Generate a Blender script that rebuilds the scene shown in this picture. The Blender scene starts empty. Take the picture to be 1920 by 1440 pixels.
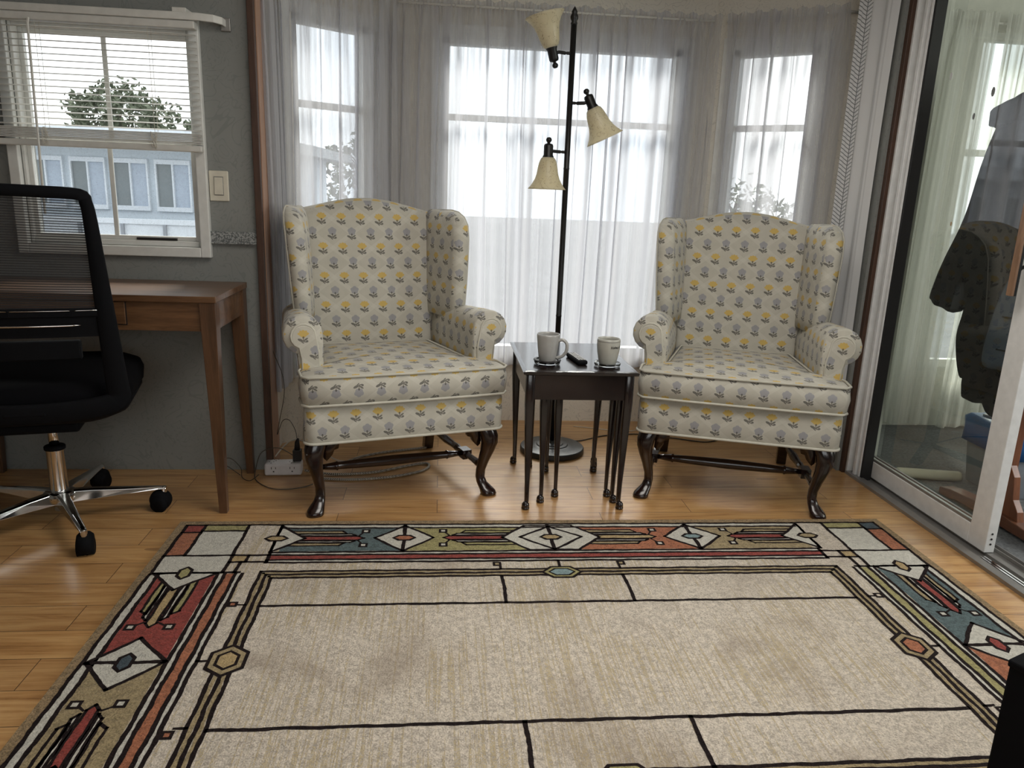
import bpy, bmesh, math, random
from math import sin, cos, pi, radians as rad
from mathutils import Vector, Matrix
random.seed(7)
S = bpy.context.scene
COL = S.collection

# ------------------------------------------------------------------ camera
def make_camera():
    f, pitch, yaw, roll = 1416.932, 0.24719, 0.09962, 0.03808
    F = Vector((sin(yaw)*cos(pitch), cos(yaw)*cos(pitch), -sin(pitch)))
    R0 = Vector((cos(yaw), -sin(yaw), 0)); U0 = R0.cross(F)
    R = cos(roll)*R0 + sin(roll)*U0; U = -sin(roll)*R0 + cos(roll)*U0
    cd = bpy.data.cameras.new('camera'); cam = bpy.data.objects.new('camera', cd)
    COL.objects.link(cam)
    m = Matrix((R, U, -F)).transposed().to_4x4(); m.translation = Vector((0, 0, 1.1))
    cam.matrix_world = m
    cd.sensor_fit = 'HORIZONTAL'; cd.sensor_width = 36; cd.lens = f/1920*36
    cd.clip_start = 0.02; cd.clip_end = 200
    S.camera = cam
make_camera()

# ------------------------------------------------------------------ sky, light, exposure
S.view_settings.view_transform = 'Standard'; S.view_settings.look = 'None'
S.view_settings.gamma = 1; S.view_settings.use_curve_mapping = False
S.view_settings.exposure = 0.0
SKY = 2.0
def make_world():
    w = bpy.data.worlds.new('sky'); S.world = w; w.use_nodes = True
    nt = w.node_tree; N = nt.nodes; L = nt.links; N.clear()
    out = N.new('ShaderNodeOutputWorld'); bg = N.new('ShaderNodeBackground')
    tc = N.new('ShaderNodeTexCoord'); no = N.new('ShaderNodeTexNoise')
    no.inputs['Scale'].default_value = 3.2; no.inputs['Detail'].default_value = 6
    rp = N.new('ShaderNodeValToRGB')
    rp.color_ramp.elements[0].position = .38; rp.color_ramp.elements[0].color = (.78, .85, .94, 1)
    rp.color_ramp.elements[1].position = .62; rp.color_ramp.elements[1].color = (1, 1, 1, 1)
    L.new(tc.outputs['Generated'], no.inputs['Vector']); L.new(no.outputs['Fac'], rp.inputs['Fac'])
    L.new(rp.outputs['Color'], bg.inputs['Color']); bg.inputs['Strength'].default_value = SKY
    L.new(bg.outputs[0], out.inputs[0])
make_world()

def area(name, loc, direction, sx, sy, power, color=(1, 1, 1), portal=False):
    ld = bpy.data.lights.new(name, 'AREA'); ld.shape = 'RECTANGLE'; ld.size = sx; ld.size_y = sy
    ld.energy = power; ld.color = color; ld.cycles.is_portal = portal
    o = bpy.data.objects.new(name, ld); COL.objects.link(o); o.location = loc
    o.rotation_euler = Vector(direction).to_track_quat('-Z', 'Y').to_euler()
    return o
# portals only steer the sampling of sky light through the openings; they give off nothing themselves
area('portal_bay_center', (.54, 3.72, 1.03), (0, -1, 0), 1.15, 1.5, 1, portal=True)
area('portal_bay_left', (-.53, 3.50, 1.03), (.616, -.788, 0), .5, 1.3, 1, portal=True)
area('portal_bay_right', (1.52, 3.50, 1.15), (-.616, -.788, 0), .5, 1.3, 1, portal=True)
area('portal_left_window', (-1.17, 3.05, 1.24), (0, -1, 0), .6, .75, 1, portal=True)
area('portal_sunroom_window', (3.05, 3.75, 1.1), (0, -1, 0), 1.1, 1.7, 1, portal=True)
# fill lights added to brighten the rooms; none stands for a seen source
area('front_fill', (.35, -1.75, 1.35), (0.05, 1, -.12), 2.3, 1.3, 12, (1, .97, .93))  # soft fill added behind the camera for surfaces facing it
area('overhead_fill', (.55, 1.45, 2.06), (0, 0, -1), 1.1, 1.1, 25, (1, .95, .88))  # overhead fill added to brighten rug and floor
area('sunroom_fill', (4.1, 1.2, 1.5), (-1, .15, -.25), 1.8, 1.2, 60, (.97, .99, .96))  # fill added inside the sunroom to brighten it behind the door glass
def hazy_sun():
    ld = bpy.data.lights.new('hazy_sun', 'SUN'); ld.energy = 6.5; ld.angle = rad(22); ld.color = (1, .95, .87)
    o = bpy.data.objects.new('hazy_sun', ld); COL.objects.link(o); o.location = (0, 8, 8)
    o.rotation_euler = Vector((-.10, -.74, -.66)).to_track_quat('-Z', 'Y').to_euler()
hazy_sun()
S.cycles.transparent_max_bounces = 24
S.cycles.max_bounces = 10
S.cycles.caustics_reflective = False; S.cycles.caustics_refractive = False
S.cycles.sample_clamp_indirect = 6

# ------------------------------------------------------------------ node helpers
class NT:
    def __init__(s, name):
        s.m = bpy.data.materials.new(name); s.m.use_nodes = True
        s.t = s.m.node_tree; s.N = s.t.nodes; s.L = s.t.links; s.N.clear()
        s.out = s.N.new('ShaderNodeOutputMaterial')
        s.b = s.N.new('ShaderNodeBsdfPrincipled'); s.L.new(s.b.outputs[0], s.out.inputs[0])
    def inp(s, sock, v):
        if isinstance(v, bpy.types.NodeSocket): s.L.new(v, sock)
        elif v is not None:
            if isinstance(v, (tuple, list)) and len(v) == 3 and sock.type == 'RGBA': v = (*v, 1)
            sock.default_value = v
    def node(s, typ, ins={}, **kw):
        n = s.N.new(typ)
        for k, v in kw.items(): setattr(n, k, v)
        for k, v in ins.items(): s.inp(n.inputs[k], v)
        return n
    def ma(s, op, a, b=None, c=None, clamp=False):
        n = s.node('ShaderNodeMath', {0: a}, operation=op, use_clamp=clamp)
        if b is not None: s.inp(n.inputs[1], b)
        if c is not None: s.inp(n.inputs[2], c)
        return n.outputs[0]
    def mix(s, f, a, b, typ='MIX'):
        n = s.N.new('ShaderNodeMix'); n.data_type = 'RGBA'; n.blend_type = typ
        s.inp(n.inputs[0], f); s.inp(n.inputs[6], a); s.inp(n.inputs[7], b)
        return n.outputs[2]
    def ramp(s, f, stops, interp='LINEAR'):
        n = s.N.new('ShaderNodeValToRGB'); r = n.color_ramp; r.interpolation = interp
        while len(r.elements) < len(stops): r.elements.new(.5)
        for e, (p, c) in zip(r.elements, stops):
            e.position = p; e.color = (*c, 1) if len(c) == 3 else c
        s.inp(n.inputs[0], f); return n.outputs[0]
    def noise(s, scale, detail=3, vec=None, dist=0, rough=.5, out='Fac'):
        n = s.node('ShaderNodeTexNoise', {'Scale': scale, 'Detail': detail, 'Distortion': dist, 'Roughness': rough})
        if vec is not None: s.L.new(vec, n.inputs['Vector'])
        return n.outputs[out]
    def coord(s, kind='Object', scale=None, rot=None):
        o = s.N.new('ShaderNodeTexCoord').outputs[kind]
        if scale or rot:
            mp = s.N.new('ShaderNodeMapping'); s.L.new(o, mp.inputs[0])
            if scale: mp.inputs['Scale'].default_value = scale
            if rot: mp.inputs['Rotation'].default_value = rot
            o = mp.outputs[0]
        return o
    def bump(s, h, strength=.3, dist=.002):
        n = s.node('ShaderNodeBump', {'Height': h, 'Strength': strength, 'Distance': dist})
        s.L.new(n.outputs[0], s.b.inputs['Normal']); return n
    def set(s, **kw):
        for k, v in kw.items(): s.inp(s.b.inputs[k.replace('_', ' ')], v)
        return s

def plain(name, col, rough=.5, metal=0, var=.06, scale=30, bump=0, **kw):
    t = NT(name); n = t.noise(scale, 4, t.coord())
    lo = tuple(c*(1-var) for c in col); hi = tuple(min(1, c*(1+var)) for c in col)
    t.set(Base_Color=t.ramp(n, [(.3, lo), (.7, hi)]), Roughness=rough, Metallic=metal)
    for k, v in kw.items(): t.inp(t.b.inputs[k.replace('_', ' ')], v)
    if bump: t.bump(t.noise(scale*8, 3, t.coord()), bump)
    return t.m

def wood(name, dark, light, axis='x', scale=6, rough=.4, coat=0.0):
    t = NT(name)
    sc = {'x': (.12, 1, 1), 'y': (1, .12, 1), 'z': (1, 1, .12)}[axis]
    v = t.coord(scale=sc)
    n = t.noise(scale*5, 6, v, 1.2, .6); g = t.noise(scale*40, 3, v)
    f = t.ma('ADD', t.ma('MULTIPLY', n, .75), t.ma('MULTIPLY', g, .25))
    t.set(Base_Color=t.ramp(f, [(.35, dark), (.65, light)]), Roughness=rough, Coat_Weight=coat, Coat_Roughness=.12)
    t.bump(g, .12, .001)
    return t.m

def flower_fabric():
    t = NT('flowered_upholstery')
    uv = t.N.new('ShaderNodeUVMap').outputs[0]
    sep = t.node('ShaderNodeSeparateXYZ', {0: uv}); U, V = sep.outputs[0], sep.outputs[1]
    PX, PY = .074, .112
    col = None
    wob = t.noise(400, 2, uv)
    wobs = t.ma('MULTIPLY', t.ma('SUBTRACT', wob, .5), .0022)
    def local(ou, ov):
        a = t.ma('FRACT', t.ma('ADD', t.ma('DIVIDE', U, PX), ou))
        b = t.ma('FRACT', t.ma('ADD', t.ma('DIVIDE', V, PY), ov))
        return t.ma('MULTIPLY', t.ma('SUBTRACT', a, .5), PX), t.ma('MULTIPLY', t.ma('SUBTRACT', b, .5), PY)
    def ell(a, b, cx, cy, rx, ry, ang):
        dx = t.ma('SUBTRACT', a, cx); dy = t.ma('SUBTRACT', b, cy); c, s_ = cos(ang), sin(ang)
        p = t.ma('ADD', t.ma('MULTIPLY', dx, c), t.ma('MULTIPLY', dy, s_))
        q = t.ma('SUBTRACT', t.ma('MULTIPLY', dy, c), t.ma('MULTIPLY', dx, s_))
        d = t.ma('ADD', t.ma('POWER', t.ma('DIVIDE', p, rx), 2), t.ma('POWER', t.ma('DIVIDE', q, ry), 2))
        return t.ma('LESS_THAN', d, 1)
    # base weave and tone-on-tone trellis
    base = t.mix(t.noise(35, 3, uv), (.43, .41, .345), (.50, .475, .41))
    du = t.ma('DIVIDE', U, PX*2); dv = t.ma('DIVIDE', V, PY)
    for sg in (1, -1):
        d = t.ma('ABSOLUTE', t.ma('SUBTRACT', t.ma('FRACT', t.ma('ADD', du, t.ma('MULTIPLY', dv, sg))), .5))
        base = t.mix(t.ma('MULTIPLY', t.ma('LESS_THAN', d, .09), .35), base, (.58, .56, .49))
    for (ou, ov, head, freq, amp, hb, ry) in ((0, 0, (.56, .38, .08), 9, .22, 1.2, 0), (.5, .5, (.28, .28, .30), 5, .20, 1.05, 1)):
        a, b = local(ou, ov)
        hy = t.ma('SUBTRACT', b, .006 if not ry else .008)
        r = t.ma('SQRT', t.ma('ADD', t.ma('POWER', a, 2), t.ma('POWER', t.ma('MULTIPLY', hy, hb), 2)))
        ang = t.ma('ARCTAN2', hy, a)
        R = t.ma('MULTIPLY', t.ma('ADD', t.ma('MULTIPLY', t.ma('ABSOLUTE', t.ma('COSINE', t.ma('MULTIPLY', t.ma('SUBTRACT', ang, pi/2), freq/2))), amp), 1-amp*.75), .0180 if not ry else .0155)
        hm = t.ma('LESS_THAN', r, t.ma('ADD', R, wobs))
        if not ry: hm = t.ma('MULTIPLY', hm, t.ma('GREATER_THAN', hy, t.ma('ADD', t.ma('MULTIPLY', t.ma('ABSOLUTE', a), .75), -.0125)))
        lf = ell(a, b, 0, -.004, .0032, .004, 0)
        for e in ((-.0098, -.0125, .0095, .0042, -.42), (.0078, -.0105, .0082, .0028, .6), (.0118, -.0168, .0042, .0036, 0),
                  (.005, -.0185, .0075, .0018, -.3), (0, -.012, .0012, .0095, .08), (-.003, -.0205, .006, .0018, -.7)):
            lf = t.ma('MAXIMUM', lf, ell(a, b, *e))
        base = t.mix(t.ma('MULTIPLY', hm, .88), base, head)
        base = t.mix(t.ma('MULTIPLY', lf, .85), base, (.085, .08, .072))
    t.set(Base_Color=base, Roughness=.85, Sheen_Weight=.15)
    wv = t.noise(900, 2, uv)
    t.bump(t.ma('ADD', wv, t.ma('MULTIPLY', t.noise(60, 2, uv), .8)), .25, .0012)
    return t.m

def sheer(name='sheer_curtain', base=.54, tint=(.62, .62, .65)):
    t = NT(name); t.N.remove(t.b)
    uv = t.N.new('ShaderNodeUVMap').outputs[0]
    mp = t.node('ShaderNodeMapping', {0: uv}); mp.inputs['Scale'].default_value = (60, 3, 1)
    streak = t.noise(3, 4, mp.outputs[0])
    fine = t.noise(500, 2, uv)
    lw = t.node('ShaderNodeLayerWeight', {'Blend': .42}).outputs['Facing']
    den = t.ma('ADD', t.ma('MULTIPLY', lw, .70), base)
    den = t.ma('ADD', den, t.ma('MULTIPLY', t.ma('SUBTRACT', streak, .5), .35))
    mp2 = t.node('ShaderNodeMapping', {0: uv}); mp2.inputs['Scale'].default_value = (6.5, .22, 1)
    pleat = t.node('ShaderNodeMapRange', {'Value': t.noise(1.6, 2, mp2.outputs[0], .25), 'From Min': .44, 'From Max': .60}).outputs[0]
    den = t.ma('ADD', den, t.ma('MULTIPLY', t.ma('SUBTRACT', pleat, .42), .42))
    den = t.ma('ADD', den, t.ma('MULTIPLY', t.ma('SUBTRACT', fine, .5), .30))
    den = t.ma('MINIMUM', t.ma('MAXIMUM', den, .12), .97)
    tr = t.node('ShaderNodeBsdfTransparent', {'Color': (1, 1, 1)})
    di = t.node('ShaderNodeBsdfDiffuse', {'Color': tint}); tl = t.node('ShaderNodeBsdfTranslucent', {'Color': tint})
    m1 = t.node('ShaderNodeMixShader', {0: .5}); t.L.new(di.outputs[0], m1.inputs[1]); t.L.new(tl.outputs[0], m1.inputs[2])
    m2 = t.node('ShaderNodeMixShader', {0: den}); t.L.new(tr.outputs[0], m2.inputs[1]); t.L.new(m1.outputs[0], m2.inputs[2])
    t.L.new(m2.outputs[0], t.out.inputs[0]); return t.m

def glass_pane(name, ior=1.5, dust=0.0, tint=(.96, .98, .98)):
    t = NT(name); t.N.remove(t.b)
    fr = t.node('ShaderNodeFresnel', {'IOR': ior}).outputs[0]
    fr = t.ma('MULTIPLY', fr, t.ma('SUBTRACT', 1, t.N.new('ShaderNodeNewGeometry').outputs['Backfacing']))
    tr = t.node('ShaderNodeBsdfTransparent', {'Color': tint}); gl = t.node('ShaderNodeBsdfGlossy', {'Roughness': .003, 'Color': (1, 1, 1)})
    m = t.node('ShaderNodeMixShader', {0: fr}); t.L.new(tr.outputs[0], m.inputs[1]); t.L.new(gl.outputs[0], m.inputs[2])
    o = m.outputs[0]
    if dust:
        d = t.node('ShaderNodeBsdfDiffuse', {'Color': (.8, .82, .84)})
        spk = t.ma('GREATER_THAN', t.noise(260, 2, t.coord()), .66)
        f = t.ma('ADD', t.ma('MULTIPLY', spk, dust), dust*.35)
        m2 = t.node('ShaderNodeMixShader', {0: f}); t.L.new(o, m2.inputs[1]); t.L.new(d.outputs[0], m2.inputs[2]); o = m2.outputs[0]
    t.L.new(o, t.out.inputs[0]); return t.m

def wallpaper():
    t = NT('grey_leaf_wallpaper'); v = t.coord()
    n1 = t.noise(5, 2, v, 2.2); n2 = t.noise(7, 2, v, 3.5)
    l1 = t.ma('LESS_THAN', t.ma('ABSOLUTE', t.ma('SUBTRACT', t.ma('FRACT', t.ma('MULTIPLY', n1, 9)), .5)), .075)
    l2 = t.ma('LESS_THAN', t.ma('ABSOLUTE', t.ma('SUBTRACT', t.ma('FRACT', t.ma('MULTIPLY', n2, 7)), .5)), .09)
    patch = t.ma('GREATER_THAN', t.noise(6, 2, v), .5)
    ln = t.ma('MULTIPLY', t.ma('MAXIMUM', t.ma('MULTIPLY', l1, patch), t.ma('MULTIPLY', l2, t.ma('SUBTRACT', 1, patch))), .45)
    c = t.mix(t.noise(2.5, 3, v), (.19, .195, .185), (.25, .255, .24))
    c = t.mix(ln, c, (.155, .165, .16))
    t.set(Base_Color=c, Roughness=.7); t.bump(t.noise(90, 3, v), .15, .001); return t.m

def plank_floor():
    t = NT('oak_plank_floor'); v = t.coord()
    br = t.node('ShaderNodeTexBrick', {'Color1': (0, 0, 0), 'Color2': (1, 1, 1), 'Mortar': (0, 0, 0), 'Scale': 1.0, 'Mortar Size': .0011,
                                       'Mortar Smooth': 0.1, 'Bias': 0.0, 'Brick Width': .92, 'Row Height': .118})
    br.offset = .37; br.offset_frequency = 2; br.squash = 1.0
    t.L.new(v, br.inputs['Vector'])
    tone = t.node('ShaderNodeSeparateColor', {0: br.outputs['Color']}).outputs[0]
    add = t.node('ShaderNodeVectorMath', operation='ADD'); t.L.new(v, add.inputs[0])
    cmb = t.node('ShaderNodeCombineXYZ', {0: t.ma('MULTIPLY', tone, 7), 1: t.ma('MULTIPLY', tone, 3)}); t.L.new(cmb.outputs[0], add.inputs[1])
    mp = t.node('ShaderNodeMapping', {0: add.outputs[0]}); mp.inputs['Scale'].default_value = (1.6, 14, 1)
    big = t.noise(1.6, 6, mp.outputs[0], 1.6, .62)
    mp2 = t.node('ShaderNodeMapping', {0: add.outputs[0]}); mp2.inputs['Scale'].default_value = (4, 120, 1)
    fine = t.noise(1.2, 4, mp2.outputs[0])
    f = t.ma('ADD', t.ma('MULTIPLY', big, .62), t.ma('MULTIPLY', fine, .38))
    c = t.ramp(f, [(.30, (.23, .105, .036)), (.43, (.45, .235, .085)), (.55, (.58, .335, .135)), (.72, (.68, .43, .19))])
    c = t.mix(t.ma('MULTIPLY', t.ma('SUBTRACT', 1, tone), .28), c, (.27, .15, .07))
    kn = t.node('ShaderNodeTexVoronoi', {'Scale': 1.0}); mp3 = t.node('ShaderNodeMapping', {0: add.outputs[0]}); mp3.inputs['Scale'].default_value = (1.1, 5, 1)
    t.L.new(mp3.outputs[0], kn.inputs['Vector'])
    c = t.mix(t.ma('MULTIPLY', t.ma('LESS_THAN', kn.outputs['Distance'], .07), .55), c, (.16, .07, .03))
    c = t.mix(br.outputs['Fac'], c, (.10, .055, .028))
    t.set(Base_Color=c, Roughness=t.ma('ADD', t.ma('MULTIPLY', fine, .12), .24), Coat_Weight=.25, Coat_Roughness=.14)
    t.bump(t.ma('SUBTRACT', fine, t.ma('MULTIPLY', br.outputs['Fac'], 2)), .08, .001); return t.m

def rug_mat(name, col, var=.22, streak=None, sheen=.1):
    t = NT(name); v = t.coord()
    y = t.noise(260, 2, v); y2 = t.noise(75, 3, v)
    lo = tuple(c*(1-var) for c in col); hi = tuple(min(1, c*(1+var)) for c in col)
    c = t.ramp(t.ma('ADD', t.ma('MULTIPLY', y, .6), t.ma('MULTIPLY', y2, .4)), [(.38, lo), (.62, hi)])
    if streak:
        mp = t.node('ShaderNodeMapping', {0: v}); mp.inputs['Scale'].default_value = (150, 3.0, 1)
        sn = t.noise(1, 3, mp.outputs[0], 0, .6); blot = t.noise(2.2, 3, v)
        f = t.ma('MULTIPLY', t.ma('GREATER_THAN', t.ma('MULTIPLY', sn, t.ma('ADD', blot, .5)), .56), t.ma('GREATER_THAN', y, .46))
        c = t.mix(t.ma('MULTIPLY', f, .55), c, streak)
        st = t.noise(3.2, 3, v, .6)
        c = t.mix(t.ma('MULTIPLY', t.ma('SUBTRACT', st, .54, clamp=True), 3.2, clamp=True), c, (.27, .215, .16))
    t.set(Base_Color=c, Roughness=.95, Sheen_Weight=sheen, Specular_IOR_Level=.15)
    t.bump(t.ma('ADD', y, t.ma('MULTIPLY', y2, .8)), .85, .004); return t.m

M = {}
M['fabric'] = flower_fabric()
M['piping'] = plain('cream_piping', (.50, .48, .41), .8)
M['mahogany'] = wood('dark_mahogany', (.007, .003, .0025), (.022, .008, .006), 'z', 8, .22, .4)
M['espresso'] = wood('espresso_table_wood', (.006, .004, .004), (.016, .009, .008), 'y', 7, .2, .35)
M['desk'] = wood('brown_desk_wood', (.075, .034, .015), (.17, .085, .038), 'x', 5, .38, .3)
M['deskleg'] = wood('brown_desk_leg_wood', (.06, .028, .013), (.12, .058, .028), 'z', 5, .4, .2)
M['trim'] = wood('brown_trim_wood', (.040, .018, .010), (.075, .034, .018), 'z', 8, .5)
M['jambwood'] = wood('bare_jamb_wood', (.30, .17, .11), (.40, .24, .16), 'z', 5, .6)
M['rackwood'] = wood('red_brown_rack_wood', (.14, .045, .018), (.24, .085, .036), 'z', 5, .4, .2)
M['rackfoot'] = wood('red_brown_foot_wood', (.11, .04, .02), (.19, .075, .038), 'y', 5, .4, .2)
M['white'] = plain('white_painted_frame', (.66, .66, .63), .4)
M['whitemetal'] = plain('white_door_frame', (.74, .74, .73), .35)
M['beigeedge'] = plain('cream_plastic', (.62, .58, .48), .4)
M['blind'] = plain('white_blind_slat', (.62, .61, .57), .45)
M['blackplastic'] = plain('black_plastic', (.0035, .0038, .005), .8, Specular_IOR_Level=.12)
M['blackfabric'] = plain('black_seat_fabric', (.003, .003, .004), .95, Specular_IOR_Level=.1)
M['blackmetal'] = plain('black_bronze_metal', (.006, .0055, .0055), .4, .2)
M['basemetal'] = plain('charcoal_lamp_base_metal', (.035, .036, .036), .42, .3)
M['chrome'] = plain('chrome', (.75, .75, .75), .12, 1)
M['dull'] = plain('grey_metal_track', (.30, .29, .275), .4, .6)
M['blackgap'] = plain('black_gap_strip', (.008, .008, .008), .7)
M['mug'] = plain('grey_white_glaze', (.36, .355, .34), .25, Coat_Weight=.4)
M['mug2'] = plain('cream_glaze', (.42, .415, .37), .25, Coat_Weight=.4)
M['ink'] = plain('dark_ink', (.012, .01, .01), .5)
M['strip'] = plain('white_power_plastic', (.62, .60, .60), .4)
M['cordw'] = plain('cream_cord', (.55, .52, .45), .5)
M['cordd'] = plain('dark_cord', (.05, .04, .03), .5)
M['ceil'] = plain('white_ceiling', (.7, .7, .68), .8)
M['sunwall'] = plain('pale_sunroom_wall', (.55, .55, .50), .8)
M['carpet'] = plain('grey_carpet', (.15, .155, .16), .95, var=.35, scale=120, bump=.8)
M['coat'] = plain('black_coat_cloth', (.007, .0075, .009), .95, scale=12, bump=.4)
M['vest'] = plain('slate_blue_quilt', (.08, .11, .17), .75, scale=14, bump=.3)
M['bin'] = plain('grey_bin_plastic', (.25, .27, .30), .5)
M['blue'] = plain('blue_bag_plastic', (.02, .12, .35), .3)
M['card'] = plain('tan_cardboard', (.36, .25, .15), .9)
M['paper'] = plain('white_paper', (.7, .7, .7), .8)
M['sticker'] = plain('grey_sticker', (.2, .2, .2), .8, scale=400, var=.7)
M['tan'] = plain('tan_sticker', (.45, .33, .2), .8)
M['tube'] = plain('cream_tube', (.55, .52, .42), .6)
M['siding'] = plain('pale_blue_siding', (.55, .61, .66), .8)
M['darkglass'] = plain('grey_house_glass', (.17, .20, .21), .5)
M['curtainblue'] = plain('pale_house_curtain', (.42, .48, .56), .8)
M['roofm'] = plain('grey_shingle', (.30, .32, .33), .9)
M['ground'] = plain('pale_concrete_ground', (.15, .15, .155), .95, scale=1.5, var=.12)
M['leaf'] = plain('olive_leaves', (.10, .115, .07), .8, var=.4, scale=3)
M['bark'] = plain('grey_bark', (.12, .10, .08), .9)
M['fence'] = plain('white_fence_paint', (.68, .72, .76), .8)
M['sheer'] = sheer()
M['sheer2'] = sheer('sunroom_sheer_curtain', .62, (.80, .80, .76))
M['pane'] = glass_pane('window_glass')
M['dusty'] = glass_pane('dusty_window_glass', dust=.22)
M['door'] = glass_pane('sliding_door_glass', 1.95, .012, (.90, .92, .88))
M['wallpaper'] = wallpaper(); M['floor'] = plank_floor()

def coaster_glass():
    t = NT('clear_coaster_glass'); t.set(Base_Color=(.95, .97, .97), Roughness=.03, IOR=1.45, Transmission_Weight=1.0); return t.m
M['glass'] = coaster_glass()

def alabaster():
    t = NT('marbled_amber_glass'); v = t.coord()
    n = t.noise(14, 3, v, 2.0)
    ln = t.ma('LESS_THAN', t.ma('ABSOLUTE', t.ma('SUBTRACT', t.ma('FRACT', t.ma('MULTIPLY', n, 5)), .5)), .03)
    c = t.mix(t.noise(9, 3, v), (.86, .79, .58), (.92, .88, .74)); c = t.mix(t.ma('MULTIPLY', ln, .6), c, (.30, .22, .10))
    t.set(Base_Color=c, Roughness=.3, Transmission_Weight=0.0)
    tl = t.node('ShaderNodeBsdfTranslucent', {'Color': c}); tr = t.node('ShaderNodeBsdfTransparent', {'Color': (.95, .9, .75)})
    m = t.node('ShaderNodeMixShader', {0: .55}); t.L.new(t.b.outputs[0], m.inputs[1]); t.L.new(tl.outputs[0], m.inputs[2])
    m2 = t.node('ShaderNodeMixShader', {0: .12}); t.L.new(m.outputs[0], m2.inputs[1]); t.L.new(tr.outputs[0], m2.inputs[2])
    t.L.new(m2.outputs[0], t.out.inputs[0]); return t.m
M['shade'] = alabaster()

def mesh_cloth():
    t = NT('black_chair_mesh'); uv = t.N.new('ShaderNodeUVMap').outputs[0]
    sep = t.node('ShaderNodeSeparateXYZ', {0: uv})
    rows = t.ma('FRACT', t.ma('DIVIDE', t.ma('ADD', sep.outputs[1], t.ma('MULTIPLY', sep.outputs[0], .03)), .0068))
    cols = t.ma('FRACT', t.ma('DIVIDE', sep.outputs[0], .0023))
    f = t.ma('ADD', t.ma('MULTIPLY', t.ma('LESS_THAN', rows, .55), .42), .44)
    f = t.ma('ADD', f, t.ma('MULTIPLY', t.ma('LESS_THAN', cols, .4), .10), clamp=True)
    t.set(Base_Color=(.012, .012, .014), Roughness=.8)
    tr = t.node('ShaderNodeBsdfTransparent', {'Color': (1, 1, 1)})
    m = t.node('ShaderNodeMixShader', {0: f}); t.L.new(tr.outputs[0], m.inputs[1]); t.L.new(t.b.outputs[0], m.inputs[2])
    t.L.new(m.outputs[0], t.out.inputs[0]); return t.m
M['mesh'] = mesh_cloth()

def drape_mat():
    t = NT('herringbone_drape'); uv = t.N.new('ShaderNodeUVMap').outputs[0]
    sep = t.node('ShaderNodeSeparateXYZ', {0: uv}); U, V = sep.outputs[0], sep.outputs[1]
    w = .029; a = t.ma('ABSOLUTE', t.ma('SUBTRACT', U, w))
    st = t.ma('LESS_THAN', t.ma('FRACT', t.ma('DIVIDE', t.ma('SUBTRACT', V, t.ma('MULTIPLY', a, .85)), .0155)), .26)
    st = t.ma('MAXIMUM', st, t.ma('LESS_THAN', a, .0016))
    band = t.ma('LESS_THAN', U, 2*w)
    c = t.mix(t.ma('MULTIPLY', st, band), (.60, .60, .60), (.17, .175, .18))
    st2 = t.ma('LESS_THAN', t.ma('FRACT', t.ma('DIVIDE', U, .031)), .09)
    c = t.mix(t.ma('MULTIPLY', t.ma('MULTIPLY', st2, t.ma('SUBTRACT', 1, band)), .25), c, (.2, .2, .2))
    t.set(Base_Color=c, Roughness=.85); t.bump(t.noise(500, 2, uv), .2, .001); return t.m
M['drape'] = drape_mat()
def border_mat():
    t = NT('speckled_wallpaper_border'); v = t.coord()
    n = t.noise(190, 3, v); t.set(Base_Color=t.ramp(n, [(.42, (.10, .11, .11)), (.6, (.34, .35, .34))]), Roughness=.6)
    t.bump(n, .5, .002); return t.m
M['border'] = border_mat()

# ------------------------------------------------------------------ mesh helpers
def link(name, verts, faces, mat, parent=None, smooth=False, uvs=None, loc=None, mats=None, idx=None, boxuv=False, flipv=False):
    me = bpy.data.meshes.new(name); me.from_pydata([tuple(v) for v in verts], [], faces)
    for m_ in (mats or [mat]): me.materials.append(m_)
    if idx:
        for p, i in zip(me.polygons, idx): p.material_index = i
    if smooth: me.polygons.foreach_set('use_smooth', [True]*len(me.polygons))
    if uvs:
        l = me.uv_layers.new(name='UVMap')
        for lp in me.loops: l.data[lp.index].uv = uvs[lp.vertex_index]
    if boxuv:
        l = me.uv_layers.new(name='UVMap')
        for p in me.polygons:
            n = p.normal; ax = max(range(3), key=lambda i: abs(n[i])*(1.25 if i != 2 else 1))
            for li in p.loop_indices:
                c = me.vertices[me.loops[li].vertex_index].co
                q = {0: (c.y*(1 if n.x > 0 else -1), c.z), 1: (c.x, c.z), 2: (c.x, c.y)}[ax]
                if flipv and ax == 1: q = (q[0]+.03, -q[1]+.028)
                l.data[li].uv = q
    me.update()
    o = bpy.data.objects.new(name, me); COL.objects.link(o)
    if parent: o.parent = parent
    if loc: o.location = loc
    return o

def fixn(o):
    bm = bmesh.new(); bm.from_mesh(o.data); bmesh.ops.recalc_face_normals(bm, faces=bm.faces); bm.to_mesh(o.data); bm.free(); return o
def bevel(o, w, seg=2):
    m = o.modifiers.new('bevel', 'BEVEL'); m.width = w; m.segments = seg; m.limit_method = 'ANGLE'; m.angle_limit = .6
    return o
def subd(o, n=1):
    m = o.modifiers.new('subd', 'SUBSURF'); m.levels = n; m.render_levels = n; return o
def smooth(o):
    o.data.polygons.foreach_set('use_smooth', [True]*len(o.data.polygons)); return o

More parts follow.
